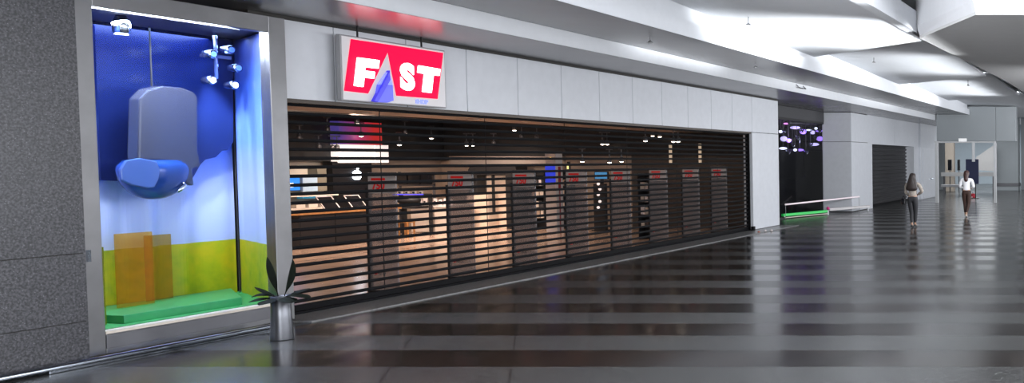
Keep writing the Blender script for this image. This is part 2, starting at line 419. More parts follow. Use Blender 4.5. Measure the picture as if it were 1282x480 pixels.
# inside of the box
cx_, cy_ = -11.86, 11.62
MB().box(-11.95, -10.62, 8.7, 8.9, 0, 3.75).build('side_wall', mat('case_blue', (.06, .12, .4), .6), win1)
MB().prism([(-12.0, 8.8, ZA-.05), (-10.65, 8.8, ZA-.05), (-10.65, 10.85, ZA-.05), (-11.86, 11.75, ZA-.05), (-12, 11.75, ZA-.05)], (0, 0, .05)).build('case_floor', mat('bright_green_mat', (.03, .28, .07), .5, var=.15), win1)
MB().prism([(-12.1, 8.8, 3.62), (-10.62, 8.8, 3.62), (-10.62, 10.85, 3.62), (-11.86, 11.8, 3.62), (-12.1, 11.8, 3.62)], (0, 0, .05)).build('case_top', mat('case_top_navy', (.01, .012, .03), .5), win1)
def wavy(path, z0, z1, amp, waves, th=.012, n=90):
    pts = []
    L = sum((Vector(b) - Vector(a)).length for a, b in zip(path[:-1], path[1:]))
    a, b = Vector(path[0]), Vector(path[1]); d = (b - a).normalized(); nn = Vector((d.y, -d.x))
    for i in range(n + 1):
        t = i/n; w = math.sin(t*waves*2*PI + .9*math.sin(t*5)) * amp * (0.55 + .45*math.sin(t*11+1))
        p = a + (b - a)*t + nn*w; pts.append(p)
    back = [p - nn*th for p in pts]
    poly = [(p.x, p.y, z0) for p in pts] + [(p.x, p.y, z0) for p in back[::-1]]
    return MB().prism(poly, (0, 0, z1 - z0)), pts, nn
w, _, _ = wavy([(-11.84, 8.9), (-11.84, 11.6)], ZA, 3.6, .06, 7)
w.build('backdrop', backdrop_m, win1, smooth=False)
MB().prism([(-12.0, 8.75, ZA), (-12.0, 11.85, ZA), (-11.82, 11.85, ZA), (-10.63, 10.95, ZA), (-10.63, 10.88, ZA), (-11.86, 11.73, ZA), (-11.93, 11.73, ZA), (-11.93, 8.75, ZA)], (0, 0, 3.35)).build('outer_casing', darkgrey, win1)
w, _, _ = wavy([(-11.8, 11.6), (-10.62, 10.79)], ZA, 3.6, .008, 3)
w.build('backdrop', backdrop_m, win1)
MB().tube([(-11.79, 11.57, ZA), (-11.79, 11.57, 3.6)], .006, 6).build('corner_joint', dark_gap, win1)
# blue drape with a cut-out lower edge, hanging in the case
XD = -11.72
pts = [(124, 226), (150, 227), (231, 236), (240, 222), (249, 206), (255, 200), (268, 197), (276, 189), (283, 188), (290, 178), (290, 20), (116, 20)]
dr_ = MB().prism([atx(x, y, XD) for x, y in pts], (.02, 0, 0))
o = dr_.build('blue_drape', film('blue_drape_print', (.2, .3, .8), (.006, .014, .085), .85)); o.location = (0, 0, 0)
tag(o, 'deep blue cut-out sheet with a stepped lower edge hanging in the display window', 'drape')
# hanging rounded sculpture
sc = thing('hanging_prop', 'big blue rounded prop with grey arched body hanging in the display window', 'display prop', (-11.45, 10.25, 1.6))
XS = -11.45
c0 = atx(192, 212, XS)
prof = []
mb = MB()
a0 = atx(150, 212, XS); a1 = atx(234, 212, XS); b0 = atx(192, 250, XS)
ry = (a1.y - a0.y)/2; rz = c0.z - b0.z
bowl = [(max(.001, math.sin(PI/2*i/10)), -math.cos(PI/2*i/10)) for i in range(11)] + [(.97, .12), (.8, .3)]
vs = []; N_ = 36
for r, z in bowl:
    for k in range(N_):
        a = 2*PI*k/N_; vs.append((c0.x + .2*r*math.cos(a), c0.y + ry*r*math.sin(a), c0.z + rz*z))
fs = [[i*N_+k, i*N_+(k+1) % N_, (i+1)*N_+(k+1) % N_, (i+1)*N_+k] for i in range(len(bowl)-1) for k in range(N_)]
fs += [list(range(N_))[::-1], [(len(bowl)-1)*N_+k for k in range(N_)]]
bluegloss = mat('gloss_blue_shell', (.012, .05, .24), .15, var=.2, scale=3)
mb.add(vs, fs).build('shell', bluegloss, sc, smooth=True)
# lighter visor on the shell
vis = [(151, 212), (152, 226), (165, 232), (185, 236), (194, 235), (199, 225), (201, 214), (197, 202), (175, 198), (158, 201)]
MB().prism([atx(x, y, XS + .205) for x, y in vis], (-.03, 0, 0)).build('visor', mat('pale_blue_visor', (.06, .12, .36), .15), sc, bevel=.012)
arch = [(201, 226), (229, 233), (227, 212), (237, 208), (236, 196), (234, 192), (234, 122), (228, 115), (214, 110), (190, 108), (172, 112), (160, 124), (158, 200), (196, 202)]
MB().prism([atx(x, y, XS - .02) for x, y in arch], (.14, 0, 0)).build('arched_body', film('grey_blue_panel', (.5, .55, .75), (.065, .072, .105), .7), sc, bevel=.02)
MB().tube([atx(222, 240, XS + .16), atx(232, 233, XS + .16), atx(229, 229, XS + .16)], [.02, .03, .012], 8).build('clasp', chrome, sc, smooth=True)
MB().tube([atx(190, 108, XS + .05), (XS+.05, atx(190, 108, XS+.05).y, 3.6)], .008, 6).build('cord', black, sc)
# green block, posts and tinted sheets
gm = mat('green_block', (.03, .3, .1), .3, var=.1); tealm = film('teal_acrylic', (.2, .75, .5), (.03, .35, .22), .55)
p0, p1, p2, p3 = (-10.78, 9.35), (-10.78, 10.6), (-11.68, 11.35), (-11.68, 9.5)
o = MB().prism([(x, y, ZA) for x, y in (p0, p1, p2, p3)], (0, 0, .09)).build('green_platform', gm, bevel=.006)
tag(o, 'low glossy green platform on the floor of the display window', 'platform')
o = MB().box(-11.6, -10.8, 8.98, 9.2, ZA, .50).build('green_block', gm, bevel=.006)
tag(o, 'small bright green block in the lower left corner of the display window', 'block')
orange = film('orange_acrylic', (1, .8, .38), (.75, .3, .06), .12); pinkm = film('pink_acrylic', (1, .5, .45), (.8, .25, .2), .6)
o = MB().box(-11.32, -11.3, 9.75, 10.12, ZA+.1, 1.22).build('acrylic_sheet', orange, bevel=.004); tag(o, 'orange see-through upright sheet with rounded top in the display window', 'acrylic sheet')
o = MB().box(-11.52, -11.5, 10.22, 10.5, ZA+.1, 1.16).build('acrylic_sheet', film('tan_acrylic', (.92, .75, .4), (.4, .2, .05), .14), bevel=.004); tag(o, 'brownish see-through upright sheet right of the orange one', 'acrylic sheet')
o = MB().box(-10.95, -10.93, 9.22, 9.32, ZA+.0, 1.12).build('acrylic_post', film('lime_acrylic', (.7, .75, .1), (.4, .4, .02), .4), bevel=.003); tag(o, 'slim lime tinted upright post near the left edge of the display window', 'post')
o = MB().tube([(-10.62, 8.92, 1.07), (-10.7, 9.05, 1.07)], .014, 8).build('wall_peg', chrome); tag(o, 'short steel peg at the left edge of the display window', 'peg')
# spots in the case
lampw = mat('lamp_lens', (1, 1, 1), .3, emit=(.9, .93, 1), es=14)
cl = thing('spotlight_cluster', 'cluster of chrome spotlights with blue glints under the display window top', 'spotlight', (-11.3, 10.9, 3.3))
MB().tube([(-11.3, 10.9, 3.62), (-11.3, 10.9, 3.05)], .02, 8).box(-11.34, -11.26, 10.75, 11.05, 3.3, 3.34).build('stem', chrome, cl)
for i, (dy, z, a) in enumerate(((-.12, 3.02, 0), (.12, 2.98, 1), (-.1, 3.34, 2), (.17, 3.2, 3), (.12, 3.42, 4))):
    c = Vector((-11.27 + .03*(i % 2), 10.9 + dy, z))
    h = MB().lathe([(.02, -.08), (.045, -.06), (.055, .04), (.05, .05)], c, 14, axis='x').build('lamp_head', chrome, cl, smooth=True)
    MB().lathe([(.035, .046), (.033, .054)], c, 14, axis='x').build('lens', lampw if i in (0, 1) else mat('blue_lens_%d' % i, (.1, .2, .8), .1, emit=(.1, .3, 1), es=.6), h)
spot('case_spot', (-11.25, 10.75, 2.96), (-11.85, 11.5, 1.9), 90, (.85, .9, 1), 1.2, .04)
spot('case_spot', (-11.35, 11.0, 3.5), (-11.76, 11.38, 2.2), 520, (.85, .9, 1), .6, .03, .9)
spot('case_spot', (-11.25, 10.9, 3.5), (-11.8, 11.4, 2.6), 60, (.6, .75, 1), 1.3, .04)
area('case_lamp', (-10.9, 9.9, 3.58), (math.radians(0), math.radians(-18), 0), .4, 1.6, 230, (.85, .9, 1))
area('case_lamp', (-11.5, 10.4, 3.58), (0, 0, 0), .5, 1.6, 40, (.35, .5, 1))
ls = thing('case_lamp', 'white lamp shining inside the left part of the display window top', 'lamp', (-11.0, 9.63, 3.42))
MB().lathe([(.05, 0), (.07, .02), (.07, .12), (.04, .2)], (-11.0, 9.63, 3.42), 16).build('housing', chrome, ls, smooth=True)
MB().lathe([(.055, -.005), (.05, .0)], (-11.0, 9.63, 3.42), 16).build('lens', lampw, ls)

# ================================================================== PLANT IN STEEL POT
px_, py_ = -9.66, 9.93
pot = thing('planter', 'tall cylindrical steel planter with dark leafy plant standing beside the display window', 'planter', (px_, py_, 0))
MB().lathe([(.098, 0), (.1, .01), (.09, .25), (.085, .5), (.078, .505), (.074, .45), (.03, .44)], (px_, py_, 0), 32).build('pot', mat('planter_steel', (.15, .155, .17), .35, metal=.9, var=.15, scale=4), pot, smooth=True)
MB().lathe([(.001, .455), (.073, .455), (.07, .44), (.001, .43)], (px_, py_, 0), 20).build('soil', mat('soil', (.015, .012, .01), .9), pot)
leafm = mat('dark_leaf', (.004, .007, .004), .7, spec=.12, var=.3, scale=20)
def leaf(az, el, ln, wd, curl, base):
    N = 12; vs = []; p = Vector(base); d = Vector((math.cos(az)*math.cos(el), math.sin(az)*math.cos(el), math.sin(el)))
    side = Vector((-math.sin(az), math.cos(az), 0)); e = el
    for i in range(N + 1):
        t = i/N
        w = wd * 1.6 * (.12 if t < .25 else math.sin(PI*min(1, (t-.2)/.8))**.8) + .002
        nrm = side.cross(Vector((math.cos(az)*math.cos(e), math.sin(az)*math.cos(e), math.sin(e))))
        vs += [p - side*w + nrm*w*.3, p, p + side*w + nrm*w*.3]
        e -= curl/N
        p = p + Vector((math.cos(az)*math.cos(e), math.sin(az)*math.cos(e), math.sin(e)))*ln/N
    fs = []
    for i in range(N):
        k = i*3; fs += [[k, k+1, k+4, k+3], [k+1, k+2, k+5, k+4]]
    n0 = len(vs)
    vs2 = vs + [v - Vector((0, 0, .002)) for v in vs]
    fs2 = fs + [[q + n0 for q in f][::-1] for f in fs]
    return MB().add(vs2, fs2)
for (az, el, ln, wd, cu) in ((PI*1.0, 1.42, .50, .028, .15), (.2, 1.2, .47, .035, -.25), (PI, .9, .34, .045, 1.5), (PI*1.15, .6, .27, .05, 1.2), (0, .9, .36, .05, 1.6), (-.5, .7, .30, .05, 1.4), (PI*1.5, .6, .25, .05, 1.3), (PI*.6, .7, .26, .045, 1.3), (.9, .9, .26, .04, .9), (3.6, 1.1, .26, .04, .8)):
    leaf(az, el, ln, wd, cu, (px_ + .02*math.cos(az), py_ + .02*math.sin(az), .46)).build('leaf', leafm, pot, smooth=True)

# ================================================================== LIT SIGN
sg = thing('shop_sign', 'red lightbox sign reading FAST SHOP in glowing white letters above the shutter', 'sign', (-10.7, 12.85, 3.3))
XF = -10.70
def sp(x, y, dx=0): return atx(x, y, XF + dx)
MB().box(SX + .11, XF, 11.95, 13.77, 2.85, 3.75).box(SX - .01, SX + .12, 12.2, 13.5, 2.95, 3.65).build('sign_box', signwhite, sg, bevel=.008)
MB().prism([(XF, 11.97, 2.87), (XF, 13.75, 2.87), (XF, 13.75, 3.73), (XF, 11.97, 3.73)], (.006, 0, 0)).build('face', signface, sg)
redp = [(439, 49), (554, 66.4), (547, 124), (496, 120), (485, 64.4), (461, 117.5), (430.6, 113.5)]
# red field: two pieces left and right of the white A
MB().prism([sp(*p, .007) for p in [(439, 49), (486, 56), (485, 64.4), (460, 117.2), (430.6, 113.8)]], (.012, 0, 0)).prism([sp(*p, .007) for p in [(486, 56), (554, 66.4), (547, 124), (496, 120), (485, 64.4)]], (.012, 0, 0)).build('red_panel', signred, sg)
def letter(pts, name='letter', m=litwhite, d=.035, base=.012):
    return MB().prism([sp(*p, base) for p in pts], (d, 0, 0)).build(name, m, sg, bevel=.006)
letter([(446, 72), (472.5, 75.5), (471.5, 86), (455, 84), (454.5, 88.5), (467, 90), (466, 98.5), (453.5, 97), (452.5, 109), (442, 107.5)])
cS = sp(509, 98, .012)
MB().text('S', .50, on_store((cS.x, cS.y, cS.z)), .02, .028, 1.0).build('letter', litwhite, sg)
letter([(522.5, 82), (549, 86.5), (548, 95), (540.5, 94), (538, 116.5), (527.5, 115), (530, 92.5), (521.5, 91)])
letter([(484, 88), (464, 127), (469, 128), (485, 100)], 'letter_side', signblue, .05, .008)
letter([(485, 89), (489.5, 107), (471.5, 106), (482, 91)], 'letter', signblue2, .03, .008)
letter([(471.5, 106), (489.5, 107), (490.5, 126), (484, 128.5), (467, 128)], 'letter', mat('blue_acrylic_mid', (.06, .08, .6), .25, emit=(.1, .1, .85), es=.6), .03, .008)
cH = sp(528, 127.8, .008)
MB().text('SHOP', .085, on_store(cH), .006, .004, 1.05).build('lettering', signblue2, sg)
for yy in (12.25, 13.35): MB().box(SX + .13, SX + .15, yy, yy + .012, 3.75, 3.9).build('bracket', black, sg)

# ================================================================== MAIN SHUTTER
XH = -11.0
sh = thing('roller_shutter', 'long black open-slat roller shutter closed across the lit electronics shop', 'roller shutter', (XH, 18.1, 0))
cur = MB(); YA, YB = 11.28, 25.2
pitch = .118
k = 0; z = .16
while z < 2.80:
    h = .042
    cur.add([(XH-.012, YA, z), (XH+.006, YA, z-.004), (XH+.012, YA, z+h*.3), (XH+.008, YA, z+h), (XH-.008, YA, z+h), (XH-.012, YB, z), (XH+.006, YB, z-.004), (XH+.012, YB, z+h*.3), (XH+.008, YB, z+h), (XH-.008, YB, z+h)],
            [[0,1,2,3,4], [9,8,7,6,5], [0,5,6,1], [1,6,7,2], [2,7,8,3], [3,8,9,4], [4,9,5,0]])
    z += pitch
for yy in (12.9, 15.0, 17.1, 19.2, 21.3, 23.4):
    cur.box(XH-.016, XH-.012, yy, yy+.012, .1, 2.82)
cur.build('slat_curtain', blackmetal, sh)
MB().box(XH-.03, XH+.03, YA, YB, .0, .045).box(XH-.022, XH+.022, YA, YB, .05, .13).build('bottom_bar', blackmetal, sh, bevel=.004)
MB().box(XH-.05, XH+.05, YB, YB+.05, 0, 2.84).build('guide_rail', blackmetal, sh)
MB().box(XH-.05, XH+.05, YA-.05, YA, 0, 2.84).build('guide_rail', blackmetal, sh)
MB().box(XH-.05, SX-.01, YA, YB, 2.79, 2.86).build('header_rail', mat('bronze_header', (.055, .043, .034), .4, metal=.5), sh)
o = MB().box(SX-.02, SX+.06, 25.12, 25.24, .0, .13).build('floor_lock', blackmetal, bevel=.008); tag(o, 'small black floor lock at the foot of the white pillar', 'lock')

# ================================================================== SHOP INTERIOR
BX, EY = -21.0, 26.75
struct('wall_back', MB().box(BX-.2, BX, 8, 27, 0, 2.02), beige)
struct('wall_back', MB().box(BX-.2, BX+.25, 8, 27, 2.021, 3.3), black)
struct('wall_right', MB().box(BX, -15.2, EY, EY+.25, 0, 2.16), beige)
struct('wall_right', MB().box(-15.2, SX-.4, EY, EY+.25, 0, 2.16), mat('darkened_wall', (.09, .075, .065), .5))  # same end wall, colour darkened here to dim its right part
struct('wall_right', MB().box(BX+.3, SX-.3, EY-.25, EY+.25, 2.161, 3.3), black)
struct('wall_left', MB().box(BX, -12.2, 7.8, 8, 0, 3.3), beige)
struct('ceiling', MB().box(BX-.2, -13.9, 7.8, 27, 3.3, 3.4), black)
struct('ceiling', MB().box(-13.9, -11.06, 12.2, 27, 2.87, 3.85), mat('warm_soffit', (.42, .34, .28), .5))
struct('trim_3', MB().box(-14.6, -14.4, 8, 26.5, 3.0, 3.12).box(-17.6, -17.4, 8, 26.5, 3.05, 3.15), mat('dark_duct', (.05, .045, .04), .5))

# security gates behind the shutter
gatefilm = film('grey_acrylic', (.75, .72, .72), (.34, .31, .31), .42)
def gate_at(i, Y):
    X0, X1 = -11.56, -11.14
    g = thing('security_gate', '%s from the left of the grey anti-theft gates behind the shutter' % ORD[i], 'security gate', (-11.35, Y, 0), 'anti-theft gates inside the shop entrance')
    MB().box(X0, X1, Y, Y+.03, .06, 1.86).build('panel', gatefilm, g, bevel=.004)
    MB().box(X0-.03, X0, Y-.01, Y+.05, 0, 1.6).build('edge_post', black, g)
    MB().box(X0-.02, X1+.01, Y-.03, Y+.07, 0, .06).build('base', darkgrey, g)
    MB().box(X0+.01, X1-.01, Y-.004, Y-.001, 1.6, 1.84).build('header_label', mat('gate_label', (.38, .34, .32), .5), g) if i == 0 else None
    return g
red = mat('red_print', (.5, .01, .01), .5, emit=(.8, .01, .01), es=.15); lgred = mat('dark_red_print', (.3, .02, .02), .5); pgrey = mat('grey_print', (.035, .03, .03), .5)
g0 = thing('security_gate', 'x', 'security gate', (-11.35, 13.3, 0), 'anti-theft gates inside the shop entrance')
X0, X1, Y = -11.56, -11.14, 13.3
MB().box(X0, X1, Y, Y+.03, .06, 1.86).build('panel', gatefilm, g0, bevel=.004)
MB().box(X0-.03, X0, Y-.01, Y+.05, 0, 1.62).build('edge_post', black, g0)
MB().box(X0-.02, X1+.01, Y-.03, Y+.07, 0, .06).build('base', darkgrey, g0)
MB().box(X0+.01, X1-.01, Y-.004, Y-.001, 1.54, 1.84).build('header_label', mat('gate_label', (.45, .40, .38), .5), g0)
MB().box(-11.50, -11.29, Y-.008, Y-.005, 1.735, 1.77).text('750', .15, on_front((-11.395, Y-.007, 1.65)), .001, .005, .85).build('red_lettering', red, g0)
MB().lathe([(.03, 0), (.03, .003)], (-11.475, Y-.004, .33), 16, axis='y').build('round_logo', lgred, g0)
MB().text('LG', .085, on_front((-11.37, Y-.003, .33)), .001, .001, 1).build('lettering', pgrey, g0)
gy = [13.3 + 1.555*k for k in range(8)]
for i, Y in enumerate(gy):
    g = g0 if i == 0 else child_copy(g0, (-11.35, Y, 0))
    g['label'] = '%s from the left of the grey anti-theft gates behind the shutter' % ORD[i]

# recessed downlights in the front soffit
warmlens = mat('warm_lens', (1, 1, 1), .3, emit=(1, .82, .66), es=12)
coolens = mat('cool_lens', (1, 1, 1), .3, emit=(.86, .84, 1), es=16)
dl = thing('recessed_downlight', 'x', 'downlight', (-13.2, 12.6, 2.865), 'recessed downlights in the shop entrance soffit')
MB().lathe([(.09, -.012), (.11, -.012), (.11, .004), (.09, .004)], (-13.2, 12.6, 2.865), 24).build('rim', ivory, dl)
MB().lathe([(.088, -.010), (.088, -.004)], (-13.2, 12.6, 2.865), 24).build('lens', warmlens, dl)
Ys = [12.6 + 2.55*k for k in range(6)]
for i, Y in enumerate(Ys):
    d = dl if i == 0 else child_copy(dl, (-13.2, Y, 2.865))
    d['label'] = '%s from the left of the oval downlights in the soffit just behind the shutter' % ORD[i]
    spot('downlight', (-13.2, Y, 2.84), (-13.0, Y, 0), (120, 100, 80, 40, 20, 10)[i], (1, .74, .6), 2.1, .06, .6)

# track spotlights
sl = thing('track_spotlight', 'x', 'spotlight', (0, 0, 0), 'small spotlights under the black shop ceiling')
MB().tube([(0, 0, .30), (0, 0, .06)], .012, 6).box(-.08, .08, -.02, .02, .28, .31).build('bracket', steel_dk, sl)
hh = MB().lathe([(.03, .07), (.05, .05), (.055, -.05), (.05, -.055)], (0, 0, 0), 16).build('housing', steel_dk, sl, smooth=True)
lens1 = MB().sphere((0, 0, -.05), .048, 12, (1, 1, .6)).build('lens', coolens, sl, smooth=True)
spots = [(375,172,0),(399,184,1),(410,162,1),(416,185,1),(422,185,1),(447,152,1),(452,168,0),(500,179,1),(507,165,1),(540,171,0),(584,180,0),(592,180,0),(618,180,0),(644,161,1),(653,171,0),(672,172,0),(729,200,0),(754,178.5,1),(760,178.5,1),(763,201,0),(778,200,0),(808,174,0),(817,168,1),(826,169,0),(849,175,0),(843,175,0)]
for i, (x, y, c) in enumerate(spots):
    z = 2.98 if y < 173 else 2.6
    p = atz(x, y, z) if y < 196 else aty(x, y, 24.0)
    k_ = 1
    if p.x < BX + .6 or p.y > EY - .5:
        q = aty(x, y, EY - .6) if p.y > EY - .6 else p
        p = q
        if p.x < BX + .6: p = atx(x, y, BX + .6)
    s_ = sl if i == 0 else child_copy(sl, p)
    s_.location = p
    s_['label'] = '%s from the left of the small lit spotlights under the black shop ceiling' % ORD[i]
    if c == 0:
        for ch in s_.children:
            if ch.name.startswith('lens'):
                ch.data = ch.data.copy() if ch.users_collection else ch.data
                ch.data.materials[0] = warmlens
# shop light
for (x, y, pw) in ((-16.5, 14, 190), (-19.0, 17.5, 260), (-16, 20, 230), (-19, 22.5, 330), (-15, 24, 110), (-18.3, 25.0, 110), (-13, 25.2, 20)):
    spot('shop_spot', (x, y, 3.1), (x - .2, y + .3, 0), pw*(.35 if x > -15.5 else 2.1), (1, .76, .62), 2.3, .08, .7)

for p_, q_, w_ in (((-17.2, 19.5, 3.1), (-19.6, 24.6, .6), 520), ((-14.5, 20.5, 3.1), (-17, 26.4, .8), 420), ((-16.5, 17.5, 3.1), (-20.5, 22.6, 1.3), 260)): spot('furniture_fill', p_, q_, w_, (1, .78, .66), 1.1, .06, .7)  # extra spots without fixtures, added to brighten the furniture fronts
# --- counter
ct = thing('service_counter', 'long dark-fronted counter with an orange wooden top at left inside the shop', 'counter', (-18.9, 20.9, 0))
MB().box(-19.7, -18.93, 19.95, 22.6, .02, .78).build('body', darkgrey, ct)
for a in (19.97, 20.85, 21.73): MB().box(-18.93, -18.91, a, a+.86, .06, .76).build('front_panel', darkgrey, ct, bevel=.004)
MB().box(-19.8, -18.86, 19.85, 22.7, .78, .85).build('top', orangewood, ct, bevel=.004)
papers = mat('white_paper', (.8, .73, .72), .6)
for i, (y, w_) in enumerate(((20.05, .3), (20.5, .3), (21.5, .22), (22.3, .25))):
    lp = MB().box(-19.2, -18.98, y, y + w_, .851, .875).build('brochure_stack', papers, bevel=.003)
    tag(lp, '%s stack of white papers from the left on the orange wooden counter' % ORD[i], 'papers', 'paper stacks on the counter')
# laptops (open, with bright edges)
silver = mat('laptop_silver', (.55, .52, .5), .3, metal=.6)
def laptop(name, y, lab):
    t = thing(name, lab, 'laptop', (-19.45, y, .85))
    MB().box(-19.35, -19.05, y-.19, y+.19, .852, .872).build('base', silver, t, bevel=.003)
    MB().prism([(-19.35, y-.2, .872), (-19.55, y-.2, 1.15), (-19.57, y-.2, 1.14), (-19.37, y-.2, .865)], (0, .4, 0)).build('screen', blackgloss, t)
    MB().tube([(-19.345, y-.2, .875), (-19.545, y-.2, 1.152), (-19.545, y+.2, 1.152), (-19.345, y+.2, .875)], .012, 6).build('screen_edge', papers, t)
    MB().box(-19.34, -19.08, y-.17, y+.17, .8725, .875).build('keyboard', black, t)
    return t
laptop('laptop', 21.25, 'left open laptop on the orange wooden counter')
laptop('laptop', 22.0, 'right open laptop on the orange wooden counter')
# --- glowing apple wall
aw = thing('display_wall', 'black display wall with a glowing white apple emblem behind the counter', 'display wall', (BX+.5, 23.8, 0))
pA = atx(417, 230, BX+.45); pB = atx(466, 230, BX+.45)
MB().box(BX+.2, BX+.45, pA.y, pB.y, 0, 2.0).build('panel', mat('black_panel', (.006, .006, .007), .5, spec=.15), aw)
ca = atx(446, 219.5, BX+.46)
def apple_shape(r):
    pts = []
    for k in range(40):
        a = 2*PI*k/40
        rr = r*(1 - .13*math.exp(-((a-PI/2)/.35)**2) - .07*math.exp(-((a-3*PI/2)/.3)**2))
        x = rr*math.cos(a); y = rr*math.sin(a)*1.05
        dx, dy = x - r*1.22, y - r*.1
        dd = math.hypot(dx, dy)
        if dd < r*.42: x = r*1.22 + dx/dd*r*.42; y = r*.1 + dy/dd*r*.42
        pts.append((x, y))
    return pts
lm = mat('emblem_glow', (1, 1, 1), .3, emit=(.75, .85, 1), es=9)
MB().prism([(ca.x, ca.y + x, ca.z + y) for x, y in apple_shape(.125)], (.03, 0, 0)).prism([(ca.x, ca.y + .01 + .05*a, ca.z + .15 + .06*b) for a, b in ((0, 0), (.3, .8), (1, 1.2), (.9, .4))], (.03, 0, 0)).build('emblem', lm, aw)
# --- lit header sign purple to red
hs = thing('lightbox_header', 'lit purple and red header panel over a white band inside the shop', 'lightbox', (BX+.6, 24, 2.8))
q0, q1, q2 = atx(424, 170, BX+.5), atx(468, 170, BX+.5), atx(478, 170, BX+.5)
def m_header():
    m, nt, b = nodes('purple_red_print'); L = nt.links.new; N = nt.nodes.new
    g = N('ShaderNodeNewGeometry'); sx = N('ShaderNodeSeparateXYZ'); L(g.outputs['Position'], sx.inputs[0])
    mr = N('ShaderNodeMapRange'); mr.inputs['From Min'].default_value = q0.y; mr.inputs['From Max'].default_value = q2.y; L(sx.outputs['Y'], mr.inputs['Value'])
    r = N('ShaderNodeValToRGB'); e = r.color_ramp.elements; e[0].color = (.06, .04, .22, 1); e[1].color = (.4, .02, .02, 1); e[1].position = .8
    L(mr.outputs[0], r.inputs['Fac']); L(r.outputs[0], b.inputs['Base Color']); L(r.outputs[0], b.inputs['Emission Color']); b.inputs['Emission Strength'].default_value = .8
    return m
za, zb, zc = atx(450, 181, BX+.5).z, atx(450, 153, BX+.5).z, atx(450, 204, BX+.5).z
MB().box(BX+.28, BX+.5, q0.y, q2.y, za, min(zb, 3.28)).build('printed_panel', m_header(), hs)
MB().box(BX+.28, BX+.5, q0.y, q1.y, zc, za-.01).box(BX+.28, BX+.5, q1.y+.03, q2.y+.2, zc, za-.01).build('white_band', mat('lit_white_band', (.8, .75, .72), .4, emit=(1, .88, .85), es=.75), hs)
# --- wall shelf with screens at far left
ws = thing('wall_shelf', 'wall shelving with pale panels seen through the left end of the shutter', 'shelf', (BX+.3, 21.9, 0))
s0, s1, s2 = atx(352, 240, BX+.3), atx(398, 240, BX+.3), atx(414, 240, BX+.3)
zz = lambda y, x=385, X=BX+.3: atx(x, y, X).z
MB().box(BX+.02, BX+.06, s0.y, s2.y, 0.2, 1.98).build('back_panel', mat('pale_panel', (.55, .50, .42), .5), ws)
MB().box(BX+.06, BX+.5, s0.y, s2.y, zz(262), zz(260)).box(BX+.06, BX+.5, s0.y, s2.y, zz(246), zz(244)).build('shelf_board', ivory, ws)
MB().box(BX+.06, BX+.3, s1.y, s2.y-.1, zz(240), zz(211)).build('grey_panel', mat('olive_grey', (.14, .13, .10), .5), ws)
bl = mat('screen_blue', (.02, .1, .4), .2, emit=(.02, .22, .75), es=.9)
t = thing('monitor', 'blue lit screen on the wall shelf at the far left of the shop', 'monitor', (BX+.3, s0.y+.4, 1.4))
y0, y1 = atx(358, 230, BX+.3).y, atx(378, 230, BX+.3).y
MB().box(BX+.2, BX+.26, y0, y1, zz(239), zz(219)).build('casing', black, t)
MB().box(BX+.26, BX+.27, y0+.02, y1-.02, zz(238), zz(220)).build('screen', bl, t)
MB().box(BX+.27, BX+.275, y0+.04, y0+.22, zz(234), zz(229)).build('screen_lettering', litwhite, t)
t = MB().box(BX+.1, BX+.3, y1+.02, s1.y, zz(240), zz(219)).build('poster_board', mat('pale_blue_board', (.3, .42, .55), .5), bevel=.004); tag(t, 'pale blue board beside the blue screen in the shop', 'board')
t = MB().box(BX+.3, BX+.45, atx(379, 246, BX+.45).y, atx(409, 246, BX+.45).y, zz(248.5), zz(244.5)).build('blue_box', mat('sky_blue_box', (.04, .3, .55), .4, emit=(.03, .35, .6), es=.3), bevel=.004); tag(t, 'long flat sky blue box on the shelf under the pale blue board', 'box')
for i in range(5):
    yy = s0.y + .25 + i*.33
    t = MB().box(BX+.2, BX+.42, yy, yy+.24, zz(260)+.002, zz(260)+.10+.04*(i % 3)).build('white_carton', ivory, bevel=.004)
    tag(t, '%s from the left of the small white cartons on the lower wall shelf' % ORD[i], 'carton', 'cartons on the wall shelf')
# --- camera shelf and white counter in the middle
EYs = 24.6
def fy(x, y, Y=EYs): return aty(x, y, Y)
cs = thing('white_counter', 'pale boxy counter behind the shutter right of the first gate', 'counter', tuple(fy(540, 290)))
a, b = fy(514, 258), fy(561, 290)
MB().box(a.x, b.x, EYs, EYs+.9, 0.02, a.z-.04).build('body', ivory, cs, bevel=.006)
MB().box(a.x-.03, b.x+.03, EYs-.04, EYs+.95, a.z-.04, a.z).build('top', mat('counter_top_white', (.7, .66, .62), .3), cs, bevel=.004)
for i in range(7):
    x0 = a.x + .05 + i*.145
    if x0 + .1 > b.x: break
    t = thing('boxed_phone', '%s from the left of the small white items on the pale counter' % ORD[i], 'boxed phone', (x0, EYs+.2, a.z), 'small items on the pale counter')
    MB().box(x0, x0+.09, EYs+.2, EYs+.24, a.z, a.z+.17+.03*(i % 2)).build('card', papers, t, bevel=.003)
    MB().box(x0+.02, x0+.065, EYs+.19, EYs+.2, a.z+.04, a.z+.13).build('phone', black, t)
shf = thing('glass_shelf', 'display shelf with blue light strip left of the pale counter', 'shelf', tuple(fy(510, 243, 24.2)))
a2, b2 = fy(492, 243, 24.2), fy(530, 240, 24.2)
MB().box(a2.x, b2.x, 24.2, 24.5, a2.z-.03, a2.z).box(a2.x, a2.x+.03, 24.4, 24.5, 0.0, a2.z-.03).box(b2.x-.03, b2.x, 24.4, 24.5, 0.0, a2.z-.03).build('board', darkgrey, shf)
MB().box(a2.x, b2.x, 24.18, 24.2, a2.z-.025, a2.z-.005).build('light_strip', mat('blue_strip', (.05, .05, .6), .3, emit=(.1, .08, 1), es=1.6), shf)
